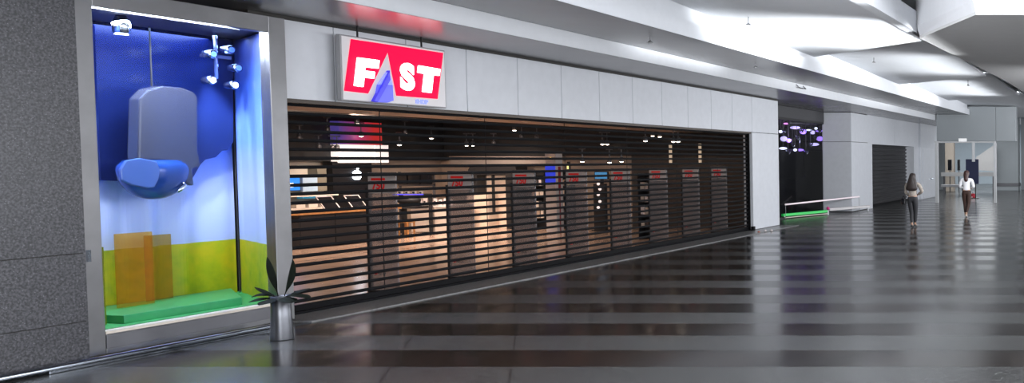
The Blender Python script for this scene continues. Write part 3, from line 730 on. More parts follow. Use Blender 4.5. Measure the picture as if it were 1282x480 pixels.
for i in range(4):
    x0 = a2.x + .06 + i*.19
    t = thing('compact_camera', '%s from the left of the little cameras on the blue-lit shelf' % ORD[i], 'camera', (x0, 24.3, a2.z), 'cameras on the blue-lit shelf')
    MB().box(x0, x0+.1, 24.3, 24.35, a2.z+.002, a2.z+.07).build('body', silver, t, bevel=.006)
    MB().lathe([(.025, 0), (.022, -.03)], (x0+.05, 24.3, a2.z+.035), 12, axis='y').build('lens', black, t)
t = thing('dark_display_row', 'row of black screens on a rack above the blue-lit shelf', 'screen rack', tuple(fy(518, 225, 24.9)))
for i in range(3):
    l_, r_ = fy(495 + i*16, 217, 24.9), fy(509 + i*16, 231, 24.9)
    MB().box(l_.x, r_.x, 24.9, 24.98, r_.z, l_.z).build('screen', blackgloss, t, bevel=.004)
rr = fy(540, 232, 24.9); ll = fy(495, 232, 24.9)
MB().box(ll.x, ll.x+.05, 25.0, 25.05, 0, 1.7).box(rr.x-.05, rr.x, 25.0, 25.05, 0, 1.7).box(ll.x, rr.x, 24.985, 25.05, 1.3, 1.36).box(ll.x, rr.x, 24.985, 25.05, 1.6, 1.66).build('rack', steel_dk, t)
t = MB().sphere(tuple(fy(512, 251, 23.6)), .3, 16, (1, .6, .42)).build('seat_cushion', darkgrey, smooth=True)
t.name = 'speaker'; tag(t, 'dark rounded portable speaker on the table below the camera shelf', 'speaker')
tb = fy(512, 257.0, 23.6)
t2 = thing('display_table', 'low dark table carrying the dark rounded speaker', 'table', (tb.x, 23.6, 0))
MB().box(tb.x-.33, tb.x+.33, 23.4, 23.85, tb.z-.09, tb.z-.03).build('top', darkgrey, t2)
MB().box(tb.x-.2, tb.x-.12, 23.58, 23.68, 0, tb.z-.09).box(tb.x-.32, tb.x, 23.45, 23.8, 0, .03).build('pedestal', darkgrey, t2)
# stool
st = fy(508, 284, 22.9)
t = thing('stool', 'small orange wooden stool between the first and second gates', 'stool', (st.x, 22.9, 0))
MB().box(st.x-.14, st.x+.14, 22.8, 23.05, .40, .45).build('seat', orangewood, t, bevel=.006)
for dx in (-.13, .1):
    for dy in (22.81, 23.01): MB().box(st.x+dx, st.x+dx+.03, dy, dy+.03, 0, .40).build('leg', orangewood, t)
# pillars
# --- black arched kiosk
kx0, kx1 = fy(586, 220, 25.9), fy(646, 220, 25.9)
t = thing('kiosk', 'black arched booth with bright pale panels in the middle of the shop', 'kiosk', ((kx0.x+kx1.x)/2, 25.9, 0))
zt = fy(600, 207.5, 25.9).z
pts = [(kx0.x, 0), (kx0.x, zt-.12), (kx0.x+.05, zt-.04), (kx0.x+.14, zt), (kx1.x, zt), (kx1.x, 0), (kx1.x-.3, 0), (kx1.x-.3, zt-.28), (kx0.x+.17, zt-.28), (kx0.x+.17, 0)]
pts = [(kx0.x+.0, 1.0), (kx0.x, zt-.12), (kx0.x+.05, zt-.04), (kx0.x+.14, zt), (kx1.x, zt), (kx1.x, 0), (kx1.x-.32, 0), (kx1.x-.32, zt-.28), (kx0.x+.25, zt-.28), (kx0.x+.25, 1.0)]
MB().prism([(x, 25.9, z) for x, z in pts], (0, .5, 0)).build('arch', black, t, bevel=.01)
u0, u1 = fy(594, 243, 25.85), fy(613, 275, 25.85)
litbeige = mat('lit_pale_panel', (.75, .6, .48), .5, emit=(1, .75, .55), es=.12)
MB().box(kx0.x+.26, kx1.x-.33, 26.25, 26.3, .0, zt-.3).build('back_panel', litbeige, t)
MB().box(kx0.x+.02, u1.x, 25.8, 26.2, 0, u0.z).build('low_counter', litbeige, t, bevel=.006)
um = fy(617, 240, 25.95).x
MB().box(um-.03, um+.03, 25.95, 26.0, .5, zt-.28).build('post', black, t)
# --- pillar with blue poster
p0, p1 = fy(682, 190, 24.8), fy(697, 267, 24.8)
t = thing('poster_pillar', 'slim pale pillar carrying a vivid blue poster inside the shop', 'pillar', ((p0.x+p1.x)/2, 24.8, 0))
MB().box(p0.x, p1.x, 24.8, 25.1, 0, p0.z).build('shaft', mat('pale_grey', (.42, .4, .4), .5), t)
MB().box(p0.x+.01, p1.x-.01, 24.78, 24.799, fy(690, 231, 24.8).z, fy(690, 208, 24.8).z).build('poster', mat('vivid_blue', (.03, .06, .6), .4, emit=(.03, .06, .8), es=.55), t)
MB().lathe([(.02, 0), (.02, -.01)], (fy(689, 198, 24.78).x, 24.79, fy(689, 198, 24.78).z), 10, axis='y').build('indicator_lamp', mat('amber', (.8, .5, .1), .4, emit=(1, .6, .1), es=3), t)
rx = fy(700, 220, 24.9)
o = MB().box(rx.x-.03, rx.x+.03, 24.9, 24.93, 1.2, 1.85).box(rx.x-.005, rx.x+.005, 24.9, 24.93, 0, 1.2).build('red_banner', mat('dull_red', (.2, .02, .03), .5)); tag(o, 'narrow dull red banner right of the blue poster pillar', 'banner')
yl = fy(711, 205, 23.0); yb_ = fy(711, 232, 23.0)
o = thing('light_column', 'slim post with a yellow glowing strip right of the blue poster', 'light', (yl.x, 23, 0))
MB().box(yl.x-.03, yl.x+.03, 23.0, 23.06, 0, yl.z+.05).build('post', darkgrey, o); MB().box(yl.x-.018, yl.x+.018, 22.985, 22.999, yb_.z, yl.z).build('light_strip', mat('yellow_strip', (.8, .75, .3), .4, emit=(1, .85, .3), es=1.2), o)
# --- cyan television and round lamps rack
tv0, tv1 = fy(744, 215, 25.3), fy(761, 225, 25.3)
t = thing('television', 'small screen with cyan light between the fourth and fifth gates', 'television', ((tv0.x+tv1.x)/2, 25.3, 0))
MB().box(tv0.x, tv1.x, 25.3, 25.36, tv1.z, tv0.z).build('casing', black, t); MB().box(tv0.x+.02, tv1.x-.02, 25.29, 25.299, tv1.z+.02, tv0.z-.02).build('screen', mat('cyan_screen', (.05, .15, .3), .2, emit=(.08, .35, .7), es=.5), t)
mxx = (tv0.x+tv1.x)/2
MB().box(mxx-.04, mxx+.04, 25.32, 25.36, 0, tv1.z).box(mxx-.25, mxx+.25, 25.2, 25.5, 0, .03).build('stand', darkgrey, t)
rk = fy(750, 245, 25.0)
t = thing('lamp_rack', 'black rack holding a column of small round bright lamps', 'rack', (rk.x, 25.0, 0))
MB().box(rk.x-.16, rk.x+.16, 25.0, 25.12, 0, 1.36).build('board', black, t)
for i, y in enumerate((230.5, 237, 244, 252.5, 260)):
    c = fy(749 + (i % 2)*2, y, 24.97)
    MB().sphere(c, .04, 12).build('round_lamp', mat('round_lamp_%d' % i, (.8, .7, .68), .4, emit=(1, .85, .8), es=.8), t, smooth=True)
# --- boxes shelves at right
for j, (xa, xb, Y, lab) in enumerate(((798, 813, 22.5, 'stacked shelf of small pale boxes between the fifth and sixth gates'), (700, 712, 25.9, 'narrow shelf of pale boxes right of the blue poster'), (662, 681, 25.9, 'pale display shelf left of the blue poster'))):
    l_, r_ = aty(xa, 220, Y), aty(xb, 220, Y)
    t = thing('box_shelf', lab, 'shelf', ((l_.x+r_.x)/2, Y, 0))
    fr_ = MB().box(l_.x, l_.x+.02, Y, Y+.3, 0, 1.7).box(r_.x-.02, r_.x, Y, Y+.3, 0, 1.7).box(l_.x, r_.x, Y+.28, Y+.3, 0, 1.7)
    for z in (.3, .62, .94, 1.26, 1.58): fr_.box(l_.x, r_.x, Y, Y+.3, z, z+.02)
    fr_.build('rack', darkgrey, t)
    n = 0
    for z in (.3, .62, .94, 1.26):
        x = l_.x + .04
        while x + .1 < r_.x:
            w_ = random.uniform(.07, .11); h_ = random.uniform(.12, .24)
            o = MB().box(x, x+w_, Y+.05, Y+.2, z+.022, z+.02+h_).build('product_box', random.choice((ivory, papers, steel_dk, beige)))
            lv = {.3: 'lowest', .62: 'second', .94: 'third', 1.26: 'fourth'}[z]
            tag(o, '%s small box on the %s board, %s' % (ORD[n], lv, ('narrow shelf between fifth and sixth gates', 'narrow shelf right of blue poster', 'shelf left of blue poster')[j]), 'box', 'product boxes on narrow shelves'); n += 1
            x += w_ + .03
        n = 0
# pale bulkhead pieces seen behind gates
for (x0, x1, y0, y1, Y, nm) in ((563, 690, 196, 207, 26.3, 'a'),):
    a, b = aty(x0, y0, Y), aty(x1, y1, Y)
    struct('trim_4', MB().box(a.x, b.x, Y, Y+.1, b.z, a.z), mat('pale_bulkhead', (.30, .26, .23), .6))
for i, xx in enumerate((838.5, 875.5)):
    c = aty(xx, 190, 25.9); c2 = aty(xx, 206, 25.9); c1 = aty(xx, 180, 25.9)
    o = MB().box(c.x-.03, c.x+.03, 25.9, 25.98, c2.z, c1.z).build('wall_light', mat('warm_tube_%d' % i, (.6, .5, .4), .4, emit=(1, .75, .5), es=.35), bevel=.01)
    tag(o, '%s of two upright warm wall lights near the right end of the shop' % ('left', 'right')[i], 'wall light', 'upright wall lights')

# ================================================================== SECOND SHOP
struct('wall_left', MB().box(-16.2, -16.0, 27.4, 40, 0, 3.9), black)
struct('wall_left', MB().box(-16, SX-.3, 27.15, 27.35, 0, 3.9), black)
struct('wall_left', MB().box(-16, -12.35, 38, 38.2, 0, 3.9), black)
struct('ceiling', MB().box(-16, -12.04, 27.36, 37.95, 3.49, 3.6).box(-12.02, -11.92, 27.36, 34.18, 3.5, 3.89), mat('dim_soffit', (.05, .05, .055), .6))
wn = struct('window_2', MB().box(-12.0, -11.93, 27.36, 34.18, .0, .06).box(-12.0, -11.93, 27.36, 34.18, 3.42, 3.5).box(-12.0, -11.93, 27.36, 27.44, .06, 3.42), black)
MB().box(-11.97, -11.96, 27.44, 34.18, .06, 3.42).build('pane', glassy('thin_clear_glass', (.9, .9, .92), .35), wn)
blackgloss2 = mat('dark_lacquer', (.004, .004, .005), .35, spec=.12)
bd = thing('black_display_cabinet', 'tall glossy black cabinet inside the dark second shop window', 'cabinet', (-12.9, 32, 0))
MB().box(-13.3, -12.9, 29.5, 37.2, 0, 2.45).build('body', blackgloss2, bd)
for a in (29.55, 32.1, 34.65): MB().box(-12.9, -12.88, a, a+2.5, 1.35, 2.4).build('upper_panel', blackgloss2, bd, bevel=.01)
MB().box(-12.9, -12.885, 31.4, 31.75, .95, 1.1).build('white_label', papers, bd)
violet = [((.35, .2, 1), 5), ((.6, .55, 1), 4), ((.9, .3, .9), 5), ((.25, .15, .9), 3), ((.75, .8, 1), 6)]
vm = [mat('violet_lamp_%d' % i, c, .3, emit=c, es=e*.3) for i, (c, e) in enumerate(violet)]
lp0 = [(984.5, 155, 2), (996, 160, 1), (1006, 165, 0), (1013, 163, 4), (1018, 166, 1), (1022, 161, 4), (1026, 164, 0), (982, 174, 1), (988, 176, 0), (1020, 181, 1), (1027, 174, 0), (996, 188, 4), (1002, 188, 0), (978, 165, 4), (981, 186, 4)]
for i, (x, y, c) in enumerate(sorted(lp0)):
    p = atx(x, y, -12.7)
    t = thing('stage_lamp', '%s from the left of the violet and white lamps in the dark shop' % ORD[i], 'lamp', p, 'violet lamps in the second shop')
    MB().lathe([(.05, .14), (.08, .1), (.085, -.02), (.07, -.03)], p, 14, axis='y').build('housing', blackgloss, t, smooth=True)
    MB().sphere(p + Vector((.0, -.05, 0)), .07 + .03*(i % 3), 12, (1.0 + .5*(i % 2), .6, .45 + .3*((i+1) % 2))).build('lens', vm[c], t, smooth=True)
    MB().tube([p + Vector((-.02, 0, .09)), (p.x - .02, p.y, 3.5)], .008, 6).build('stem', steel_dk, t)
for q, (yy, cc_) in enumerate(((30.5, (.5, .3, 1)), (32.5, (.7, .4, 1)), (33.8, (.5, .5, 1)))): spot('violet_fill', (-12.6, yy, 2.75), (-13.4, yy + .8, 3.4), 25, cc_, 2.6, .05)  # spots without fixtures, added to spread the violet glow
for q in range(9):
    p = atx(981 + q*5.6, 172 + 9*((q*7) % 4) - 8, -12.45)
    t = thing('hanging_fixture', '%s from the left of the dark tangled fixtures between the violet lamps' % ORD[q], 'fixture', p, 'dark fixtures in the second shop')
    MB().tube([p + Vector((-.08, .06, .07)), p, p + Vector((.06, -.07, -.05)), p + Vector((.08, .03, .08))], [.03, .05, .04, .02], 8).build('body', chrome, t, smooth=True)
    MB().tube([p, (p.x, p.y, 3.5)], .008, 6).build('stem', steel_dk, t)
o = MB().tube([atx(988, 154, -12.5), atx(1025, 155, -12.5)], .05, 12).build('lighting_truss', steel_dk, smooth=True); tag(o, 'round grey pipe above the violet lamps in the second shop', 'pipe')

# low bench-like barrier
A, B_, D_ = Vector((-12.0, 30.2, 0)), Vector((-11.3, 32.55, 0)), Vector((-10.42, 34.9, 0))
def strip(a, b, w, z0, z1):
    d = (b - a).normalized(); n = Vector((-d.y, d.x, 0))*w/2
    return [(p.x, p.y, z0) for p in (a - n, b - n, b + n, a + n)], (0, 0, z1 - z0)
t = thing('low_barrier', 'low white barrier rail with a green left section before the dark shop', 'barrier', (-11.3, 32.55, 0))
MB().prism(*strip(A, B_, .1, .09, .18)).build('green_board', mat('green_board', (.02, .45, .08), .4, emit=(.02, .6, .1), es=.25), t, bevel=.008)
MB().prism(*strip(A, B_, .11, .03, .058)).build('white_board', ivory, t)
MB().prism(*strip(B_ + Vector((.04, .12, 0)), D_, .12, .14, .24)).build('white_board', mat('offwhite_board', (.55, .53, .53), .4), t, bevel=.01)
for p in (A + Vector((.03, .1, 0)), B_ + Vector((.03, .09, 0)), D_ - Vector((.02, .06, 0))):
    MB().tube([(p.x, p.y, 0.0), (p.x, p.y, .16)], .025, 8).build('leg', white, t)
MB().sphere((B_.x + .06, B_.y, .24), .06, 14).build('pink_knob', mat('pink_knob', (.7, .03, .25), .4), t, smooth=True)
t2 = thing('light_rail', 'slim white-to-pink glowing rail crossing before the dark second shop', 'light rail', (-11.3, 32.5, 0))
MB().tube([A + Vector((.1, 0, .5)), D_ + Vector((-.22, -.55, .60))], .028, 10).build('tube', mat('pink_white_tube', (.8, .7, .75), .4, emit=(1, .85, .9), es=.35), t2, smooth=True)
for p in (A + Vector((.1, 0.02, 0)), D_ + Vector((-.22, -.56, 0))): MB().tube([(p.x, p.y, 0), (p.x, p.y, .56)], .008, 6).build('support', steel, t2)
# small items on the floor at the pillar foot
for i, (x, y) in enumerate(((950, 292), (958, 290.5), (966, 290))):
    p = atz(x, y, 0)
    o = MB().sphere((p.x, p.y, .03), .035, 10, (1, 1.3, .8)).build('crumpled_wrapper', papers if i else mat('rusty', (.4, .15, .1), .5)); tag(o, ('reddish', 'small pale', 'larger pale')[i] + ' scrap of litter on the floor at the foot of the white pillar', 'litter')

# second shutter
s2_ = thing('roller_shutter', 'short dark closed roller shutter in the white wall behind the beige-topped woman', 'roller shutter', (-11.3, 40.5, 0))
cc = MB(); z = .1
while z < 2.66:
    cc.add([(-11.32, 37.0, z), (-11.27, 37.0, z+.02), (-11.25, 37.0, z+.09), (-11.31, 37.0, z+.125), (-11.32, 44.1, z), (-11.27, 44.1, z+.02), (-11.25, 44.1, z+.09), (-11.31, 44.1, z+.125)], [[0,1,2,3],[7,6,5,4],[0,4,5,1],[1,5,6,2],[2,6,7,3],[3,7,4,0]])
    z += .17
cc.box(-11.36, -11.32, 37.0, 44.1, .05, 2.69).build('slat_curtain', mat('dark_grey_slats', (.04, .04, .043), .45, metal=.3), s2_)
MB().box(-11.36, -11.24, 37.0, 44.1, 0, .08).build('bottom_bar', blackmetal, s2_)

# ================================================================== BEYOND THE PORTAL
pale = mat('pale_blue_wall', (.50, .58, .64), .5)
struct('wall_far', MB().box(-24, -6, 74, 74.3, 0, 5), pale)
o = MB().box(-11.85, -11.3, 56, 56.5, 0, 4.9).build('tan_column', mat('tan_column', (.42, .36, .30), .5), bevel=.02); o.name = 'square_column'; tag(o, 'square tan column beyond the steel-framed portal', 'column')
for i, (x0, x1) in enumerate(((1186.5, 1191.5), (1198.5, 1202))):
    a, b = aty(x0, 200, 55), aty(x1, 213.5, 55)
    t = thing('information_screen', '%s black upright screen beside the tan column beyond the portal' % ('left', 'right')[i], 'screen', ((a.x+b.x)/2, 55, 0))
    MB().box(a.x, b.x, 55, 55.08, b.z, a.z).build('panel', blackgloss, t, bevel=.01); MB().box((a.x+b.x)/2-.03, (a.x+b.x)/2+.03, 55.02, 55.06, 0, b.z).build('post', steel, t)
a, b = aty(1178, 216, 54), aty(1246, 221, 54)
t = thing('waiting_bench', 'long grey counter rail running across behind the portal', 'counter', ((a.x+b.x)/2, 54, 0))
MB().box(a.x, b.x, 54, 54.6, b.z, a.z).build('top', mat('mid_grey', (.3, .3, .3), .3), t); 
for x in (a.x+.1, (a.x+b.x)/2, b.x-.2): MB().box(x, x+.08, 54.2, 54.3, 0, b.z).build('leg', steel_dk, t)
a, b = aty(1178, 231, 50), aty(1208, 236.5, 50)
t = thing('low_bench', 'low grey bench near the left side of the portal', 'bench', ((a.x+b.x)/2, 50, 0))
MB().box(a.x, b.x, 50, 50.6, .48, .62).build('seat', mat('bench_grey', (.35, .35, .36), .35), t, bevel=.02)
for x in (a.x+.1, b.x-.2): MB().box(x, x+.07, 50.1, 50.5, 0, .48).build('leg', steel_dk, t)
# sloping stair underside
a, b, c_, d_ = aty(1222, 197, 57), aty(1247, 180, 57), aty(1247, 215, 57), aty(1222, 213, 57)
struct('wall_far', MB().prism([a, b, c_, d_], (0, .4, 0)), mat('ramp_white', (.55, .54, .53), .5))
# navy banner
a, b = aty(1209, 199.5, 46), aty(1225.2, 230.5, 46)
t = thing('roll_up_banner', 'tall navy blue banner stand beside the woman in white', 'banner', ((a.x+b.x)/2, 46, 0))
MB().box(a.x, b.x, 46, 46.04, b.z, a.z).build('banner', mat('navy_cloth', (.008, .014, .06), .5), t)
MB().box(a.x+.05, a.x+.1, 46.05, 46.08, 0, a.z-.1).box(b.x-.2, b.x-.15, 46.05, 46.08, 0, a.z-.1).box(a.x, b.x, 45.9, 46.2, 0, .03).build('stand', black, t)
p = atz(1220, 247.5, 0)
t = thing('shoulder_bag', 'small red and white bag on the floor below the navy banner', 'bag', (p.x, p.y-.5, 0))
MB().lathe([(.12, .0), (.15, .05), (.14, .18), (.06, .24)], (p.x, p.y-.5, 0), 14, sx=1.1, sy=.6).build('body', mat('bag_red', (.5, .02, .04), .5), t, smooth=True)
MB().box(p.x-.17, p.x+.0, p.y-.62, p.y-.45, .02, .07).build('white_panel', papers, t, bevel=.01)
MB().tube([(p.x-.08, p.y-.5, .22), (p.x-.04, p.y-.5, .36), (p.x+.04, p.y-.5, .36), (p.x+.08, p.y-.5, .22)], .012, 8).build('handle', papers, t)
# white sign under the bulkhead and side things
a, b = aty(1200, 173.5, 41.44), aty(1210, 177.5, 41.44)
o = MB().box(a.x, b.x, 41.44, 41.49, b.z, a.z).build('exit_sign', mat('white_sign', (.8, .8, .8), .4, emit=(1, 1, 1), es=.3), bevel=.005); o.name = 'lit_sign'; tag(o, 'small white lit sign on the lower edge of the grey bulkhead', 'sign')

# ================================================================== CEILING FITTINGS
fit = [(814, 50, 4.154, 'left sprinkler head on the grey lower ceiling step'), (946, 82, 4.154, 'right sprinkler head on the grey lower ceiling step'), (937, 28, 4.6, 'sprinkler head on the nearest bright curved ceiling panel'), (1094, 76, 4.65, 'sprinkler head on the second curved ceiling panel'), (1212, 105.5, 4.6, 'sprinkler head on the third curved ceiling panel')]
for x, y, z, lab in fit:
    p = atz(x, y, z - .05)
    t = thing('sprinkler', lab, 'sprinkler', (p.x, p.y, z))
    zt = z + .02
    if z > 4.3: zt = 4.8
    MB().tube([(p.x, p.y, zt), (p.x, p.y, z-.09)], .009, 8).build('stem', steel_dk, t)
    MB().lathe([(.045, -.1), (.045, -.09), (.02, -.07)], (p.x, p.y, z), 12).build('deflector', steel, t)
p = atx(1002, 107, -9.2)
t = MB().tube([(-9.22, p.y-.25, p.z), (-9.14, p.y-.25, p.z-.08), (-9.14, p.y+.25, p.z-.08), (-9.22, p.y+.25, p.z)], .012, 8).build('ceiling_hook', steel_dk); tag(t, 'thin bent metal loop on the white soffit edge above the second shop', 'hook')

# ================================================================== PEOPLE
def skin(name, m, chain_verts, edges, radii, parent, sub=2, root=0):
    off = Vector((0, 0, 0)); p = parent
    while p is not None: off += p.location; p = p.parent
    me = bpy.data.meshes.new(name); me.from_pydata([tuple(v) for v in chain_verts], edges, []); me.update()
    o = bpy.data.objects.new(name, me); C.objects.link(o); o.parent = parent
    s = o.modifiers.new('skin', 'SKIN'); s.use_smooth_shade = True
    sv = me.skin_vertices[0] if me.skin_vertices else None
    if sv is None:
        bm = bmesh.new(); bm.from_mesh(me); bm.verts.layers.skin.verify(); bm.to_mesh(me); bm.free(); sv = me.skin_vertices[0]
    for i, r in enumerate(radii):
        sv.data[i].radius = r if isinstance(r, tuple) else (r, r); sv.data[i].use_root = (i == root)
    ss = o.modifiers.new('sub', 'SUBSURF'); ss.levels = sub; ss.render_levels = sub
    me.materials.append(m)
    return o
skinm = mat('skin', (.42, .26, .18), .5)
def person(loc, lab, s, sweat_m, trou_m, hair_m, pose, shoe_m, sleeves=True, hair_len=.36):
    """local frame: +X image right, +Y walking direction (away), units for 1.66 m, scaled by s"""
    root = thing('person', lab, 'person', loc)
    def V(x, y, z): return Vector((x*s, y*s, z*s))
    J = pose
    names = ['pelvis', 'waist', 'chest', 'neck0', 'neck1', 'head0', 'head1', 'headtop']
    pts = [V(0, 0, .93), V(0, .0, 1.06), V(0, .01, 1.27), V(0, .0, 1.40), V(0, .01, 1.45), V(0, .02, 1.51), V(0, .02, 1.585), V(0, .015, 1.63)]
    rad = [(.12*s, .09*s), (.105*s, .08*s), (.13*s, .09*s), (.06*s, .05*s), (.045*s, .045*s), (.06*s, .07*s), (.078*s, .088*s), (.05*s, .06*s)]
    ed = [(0, 1), (1, 2), (2, 3), (3, 4), (4, 5), (5, 6), (6, 7)]
    pts.append(V(0, .115, 1.53)); rad.append((.014*s, .014*s)); ed.append((5, 8))   # nose
    def addc(start, plist, rlist):
        prev = start; idx = []
        for p, r in zip(plist, rlist):
            pts.append(V(*p)); rad.append((r*s, r*s)); ed.append((prev, len(pts)-1)); prev = len(pts)-1; idx.append(prev)
        return idx
    legs = {}
    for sd in ('L', 'R'):
        h, k, a, t = J['leg'+sd]
        legs[sd] = addc(0, [h, k, a, t], [.085, .055, .036, .03])
    for sd in ('L', 'R'):
        sh_, el, wr = J['arm'+sd]
        ix = addc(2, [sh_, el, wr], [.052, .038, .024])
        d = (Vector(wr) - Vector(el)).normalized(); side = d.cross(Vector((0, 1, 0)));
        if side.length < .3: side = d.cross(Vector((1, 0, 0)))
        side.normalize(); out = d.cross(side)
        palm = Vector(wr) + d*.06
        pi_ = addc(ix[2], [tuple(palm)], [.027])
        for q in range(4):
            b0 = palm + out*(q-1.5)*.02 + d*.03; ln = (.032, .038, .036, .028)[q]
            addc(pi_[0], [tuple(b0), tuple(b0 + d*ln + side*.008), tuple(b0 + d*ln*1.7 + side*.022)], [.0095, .009, .008])
        th = Vector(wr) + d*.03 - out*.03
        addc(ix[2], [tuple(th), tuple(th + d*.03 - out*.012)], [.011, .0095])
    skin('body', skinm, pts, ed, rad, root)
    # top
    tp = [V(0, 0, .92), V(0, 0, 1.04), V(0, .0, 1.2), V(0, .0, 1.33), V(0, .0, 1.39)]
    tr_ = [(.15*s, .11*s), (.135*s, .10*s), (.155*s, .115*s), (.12*s, .09*s), (.065*s, .06*s)]
    te = [(0, 1), (1, 2), (2, 3), (3, 4)]
    for sd in ('L', 'R'):
        sh_, el, wr = J['arm'+sd]
        prev = 3
        seq = [(sh_, .07), (el, .056), (tuple(Vector(el).lerp(Vector(wr), .85)), .04)] if sleeves else [(sh_, .07), (tuple(Vector(sh_).lerp(Vector(el), .7)), .06)]
        for p, r in seq:
            tp.append(V(*p)); tr_.append((r*s, r*s)); te.append((prev, len(tp)-1)); prev = len(tp)-1
    skin('top', sweat_m, tp, te, tr_, root)
    # trousers
    tp = [V(0, 0, 1.0), V(0, 0, .90)]; tr_ = [(.13*s, .10*s), (.155*s, .12*s)]; te = [(0, 1)]
    for sd in ('L', 'R'):
        h, k, a, t = J['leg'+sd]
        prev = 1
        for p, r in ((h, .10), (tuple(Vector(h).lerp(Vector(k), .5)), .088), (k, .068), (tuple(Vector(k).lerp(Vector(a), .4)), .062), (tuple(Vector(k).lerp(Vector(a), .93)), .045)):
            tp.append(V(*p)); tr_.append((r*s, r*s)); te.append((prev, len(tp)-1)); prev = len(tp)-1
    skin('trousers', trou_m, tp, te, tr_, root)
    # shoes
    for sd in ('L', 'R'):
        h, k, a, t = J['leg'+sd]
        A_, T_ = Vector(a), Vector(t)
        skin('shoe', shoe_m, [V(A_.x, A_.y-.05, A_.z-.05), V(A_.x, A_.y+.02, A_.z-.045), V(T_.x, T_.y+.03, T_.z-.005)], [(0, 1), (1, 2)], [(.032*s, .03*s), (.038*s, .04*s), (.036*s, .025*s)], root, 2)
    # hair: crown plus a fall down the back
    zb = 1.50 - hair_len; wd_ = .19 if hair_len > .25 else .07
    secs = [(1.672, .0, .012, .012), (1.665, .0, .05, .06), (1.64, -.002, .083, .09), (1.60, -.012, .098, .098), (1.56, -.03, .103, .09), (1.51, -.05, .105, .075), (1.45, -.075, .1 + (wd_-.1)*.35, .06), (zb + .12, -.10, .1 + (wd_-.1)*.8, .05), (zb + .05, -.105, wd_, .045), (zb, -.105, wd_*.8, .03), (zb - .02, -.105, wd_*.4, .01)]
    vs = []; fs = []; n = 20
    for z, cyy, rx_, ry_ in secs:
        for k in range(n):
            a = 2*PI*k/n; wv = 1 + .05*math.sin(5*a + z*20)
            vs.append(Vector(loc) + V(rx_*math.cos(a)*wv, cyy + ry_*math.sin(a)*(.75 if math.sin(a) > 0 and z < 1.62 else 1), z))
    for i in range(len(secs)-1):
        for k in range(n): fs.append([i*n+k, i*n+(k+1) % n, (i+1)*n+(k+1) % n, (i+1)*n+k])
    fs += [list(range(n)), [(len(secs)-1)*n+k for k in range(n)]]
    MB().add(vs, fs).build('hair', hair_m, root, smooth=True, sub=1)
    for e_ in (-1, 1):
        MB().sphere(Vector(loc) + V(e_*.032, .098, 1.565), .012*s, 8).build('eye', papers, root, smooth=True)
    MB().sphere(Vector(loc) + V(0, .098, 1.495), .018*s, 8, (1.3, .5, .35)).build('mouth', mat('lips', (.35, .08, .08), .5), root, smooth=True)
    return root
pose1 = dict(legL=((-.085, 0, .84), (-.045, .03, .46), (-.02, -.06, .10), (-.02, .07, .03)), legR=((.085, 0, .84), (.07, .06, .47), (.04, .10, .10), (.045, .24, .03)),
             armL=((-.185, 0, 1.33), (-.22, .02, 1.06), (-.12, .17, .95)), armR=((.185, 0, 1.33), (.30, -.02, 1.10), (.12, .14, 1.0)))
w1 = person((-6.59, 26.5, 0), 'woman with long dark hair in a beige sweater and black trousers walking away', .985, mat('beige_knit', (.34, .30, .26), .85, var=.15, scale=30, bump=.2), mat('black_denim', (.018, .018, .022), .7), mat('dark_hair', (.022, .014, .012), .45, var=.3, scale=30), pose1, mat('black_shoe', (.012, .012, .012), .4))
b_ = MB().box(-.06, .06, -.09, .05, .66, .86)
t = thing('handbag', 'small black bag hanging at the left hip of the woman in beige', 'bag', (-6.86, 26.5, 0))
MB().box(-6.92, -6.80, 26.4, 26.55, .70, .88).build('body', blackgloss, t, bevel=.02)
MB().tube([(-6.9, 26.47, .87), (-6.86, 26.47, .97), (-6.82, 26.47, .87)], .008, 6).build('handle', blackgloss, t)
pose2 = dict(legL=((-.085, 0, .84), (-.075, .08, .47), (-.05, .02, .11), (-.05, .15, .04)), legR=((.085, 0, .84), (.07, -.0, .46), (.005, -.12, .12), (.0, -.01, .03)),
             armL=((-.18, 0, 1.33), (-.25, .03, 1.08), (-.14, .2, 1.02)), armR=((.18, 0, 1.33), (.25, .03, 1.08), (.12, .2, 1.02)))
w2 = person((-5.86, 31.3, 0), 'woman in a white top and brown trousers walking away before the navy banner', 1.0, mat('white_blouse', (.8, .8, .82), .7, bump=.1), mat('brown_cloth', (.035, .014, .009), .7), mat('brown_hair', (.045, .018, .015), .45, var=.3, scale=30), pose2, mat('pale_shoe', (.6, .5, .42), .5), hair_len=.22)

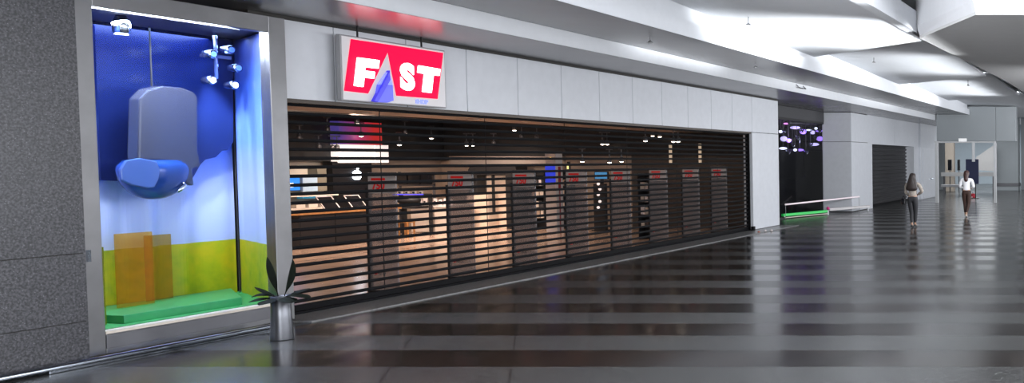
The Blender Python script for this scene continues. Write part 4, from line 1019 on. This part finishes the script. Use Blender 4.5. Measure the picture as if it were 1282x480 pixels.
# ================================================================== LIGHT
w = bpy.data.worlds.new('world'); bpy.context.scene.world = w; w.use_nodes = True
w.node_tree.nodes['Background'].inputs[0].default_value = (.85, .90, 1, 1)
w.node_tree.nodes['Background'].inputs[1].default_value = .22
def aimed(name, loc, tgt, sx, sy, pw, col=(.94, .96, 1)):
    o = area(name, loc, (0, 0, 0), sx, sy, pw, col)
    o.rotation_euler = (Vector(tgt) - Vector(loc)).to_track_quat('-Z', 'Y').to_euler(); return o
aimed('side_fill', (10, 9, 3.6), (-10, 9, 3.3), 30, 6, 3400, (.93, .95, 1))  # unseen fill panel added at the side to brighten the storefront
aimed('side_fill', (5, 40, 2.2), (-10, 38, 2.6), 24, 3.4, 1500, (.93, .95, 1))  # second added side fill, for the far stretch of wall
area('overhead_fill', (3.5, 9, 8.5), (0, math.radians(42), 0), 8, 18, 1100, (.94, .96, 1))  # unseen area lamp added overhead to brighten the storefront
aimed('frontal_fill', (1.5, 24, 3.6), (-8, 41.5, 3.6), 5, 1.2, 900)  # added fill aimed at the far bulkhead
o = aimed('deck_fill', (-4.5, 3, 2.6), (-3.3, 15.7, 5.4), 1, 1, 210); o.data.spread = math.radians(45)  # added fill, out of view, lifting the deck's slanted face
aimed('frontal_fill', (0, -5, 3.2), (-10, 26, 3), 8, 4, 1500)  # added fill behind the camera for surfaces that face it
# unseen area lamps added to wash the curved ceiling panels
def ceiling_wash(x, y, z, ln, pw, el=30, sp=34):
    o = area('ceiling_wash_fill', (x, y, z), (0, 0, 0), ln, .3, pw, (.94, .97, 1), math.radians(sp))
    d = Vector((-math.cos(math.radians(el)), 0, math.sin(math.radians(el))))
    yax = Vector((0, 1, 0)); zz_ = -d; yy_ = zz_.cross(yax)
    o.rotation_euler = Matrix((yax, yy_, zz_)).transposed().to_euler(); return o
ceiling_wash(-1.1, 10.9, 2.9, 5.0, 360, 33, 30)
ceiling_wash(-2.1, 18.0, 3.5, 3.6, 150, 15, 24)
ceiling_wash(-2.9, 24.0, 3.5, 4, 50, 20, 34)
ceiling_wash(-3.6, 32.0, 3.5, 5, 70, 20, 34)
area('back_room_light', (-11, 66, 4.8), (0, 0, 0), 10, 8, 900, (.93, .97, 1))
area('back_room_light', (-9.5, 52, 4.85), (0, 0, 0), 6, 4, 400, (.93, .97, 1))

sc_ = bpy.context.scene
sc_.view_settings.view_transform = 'Standard'; sc_.view_settings.look = 'None'
sc_.view_settings.exposure = 0; sc_.view_settings.gamma = 1
sc_.view_settings.use_curve_mapping = False
sc_.cycles.use_denoising = True
sc_.cycles.max_bounces = 8; sc_.cycles.transparent_max_bounces = 16
sc_.cycles.sample_clamp_indirect = 6
sc_.cycles.caustics_reflective = False; sc_.cycles.caustics_refractive = False
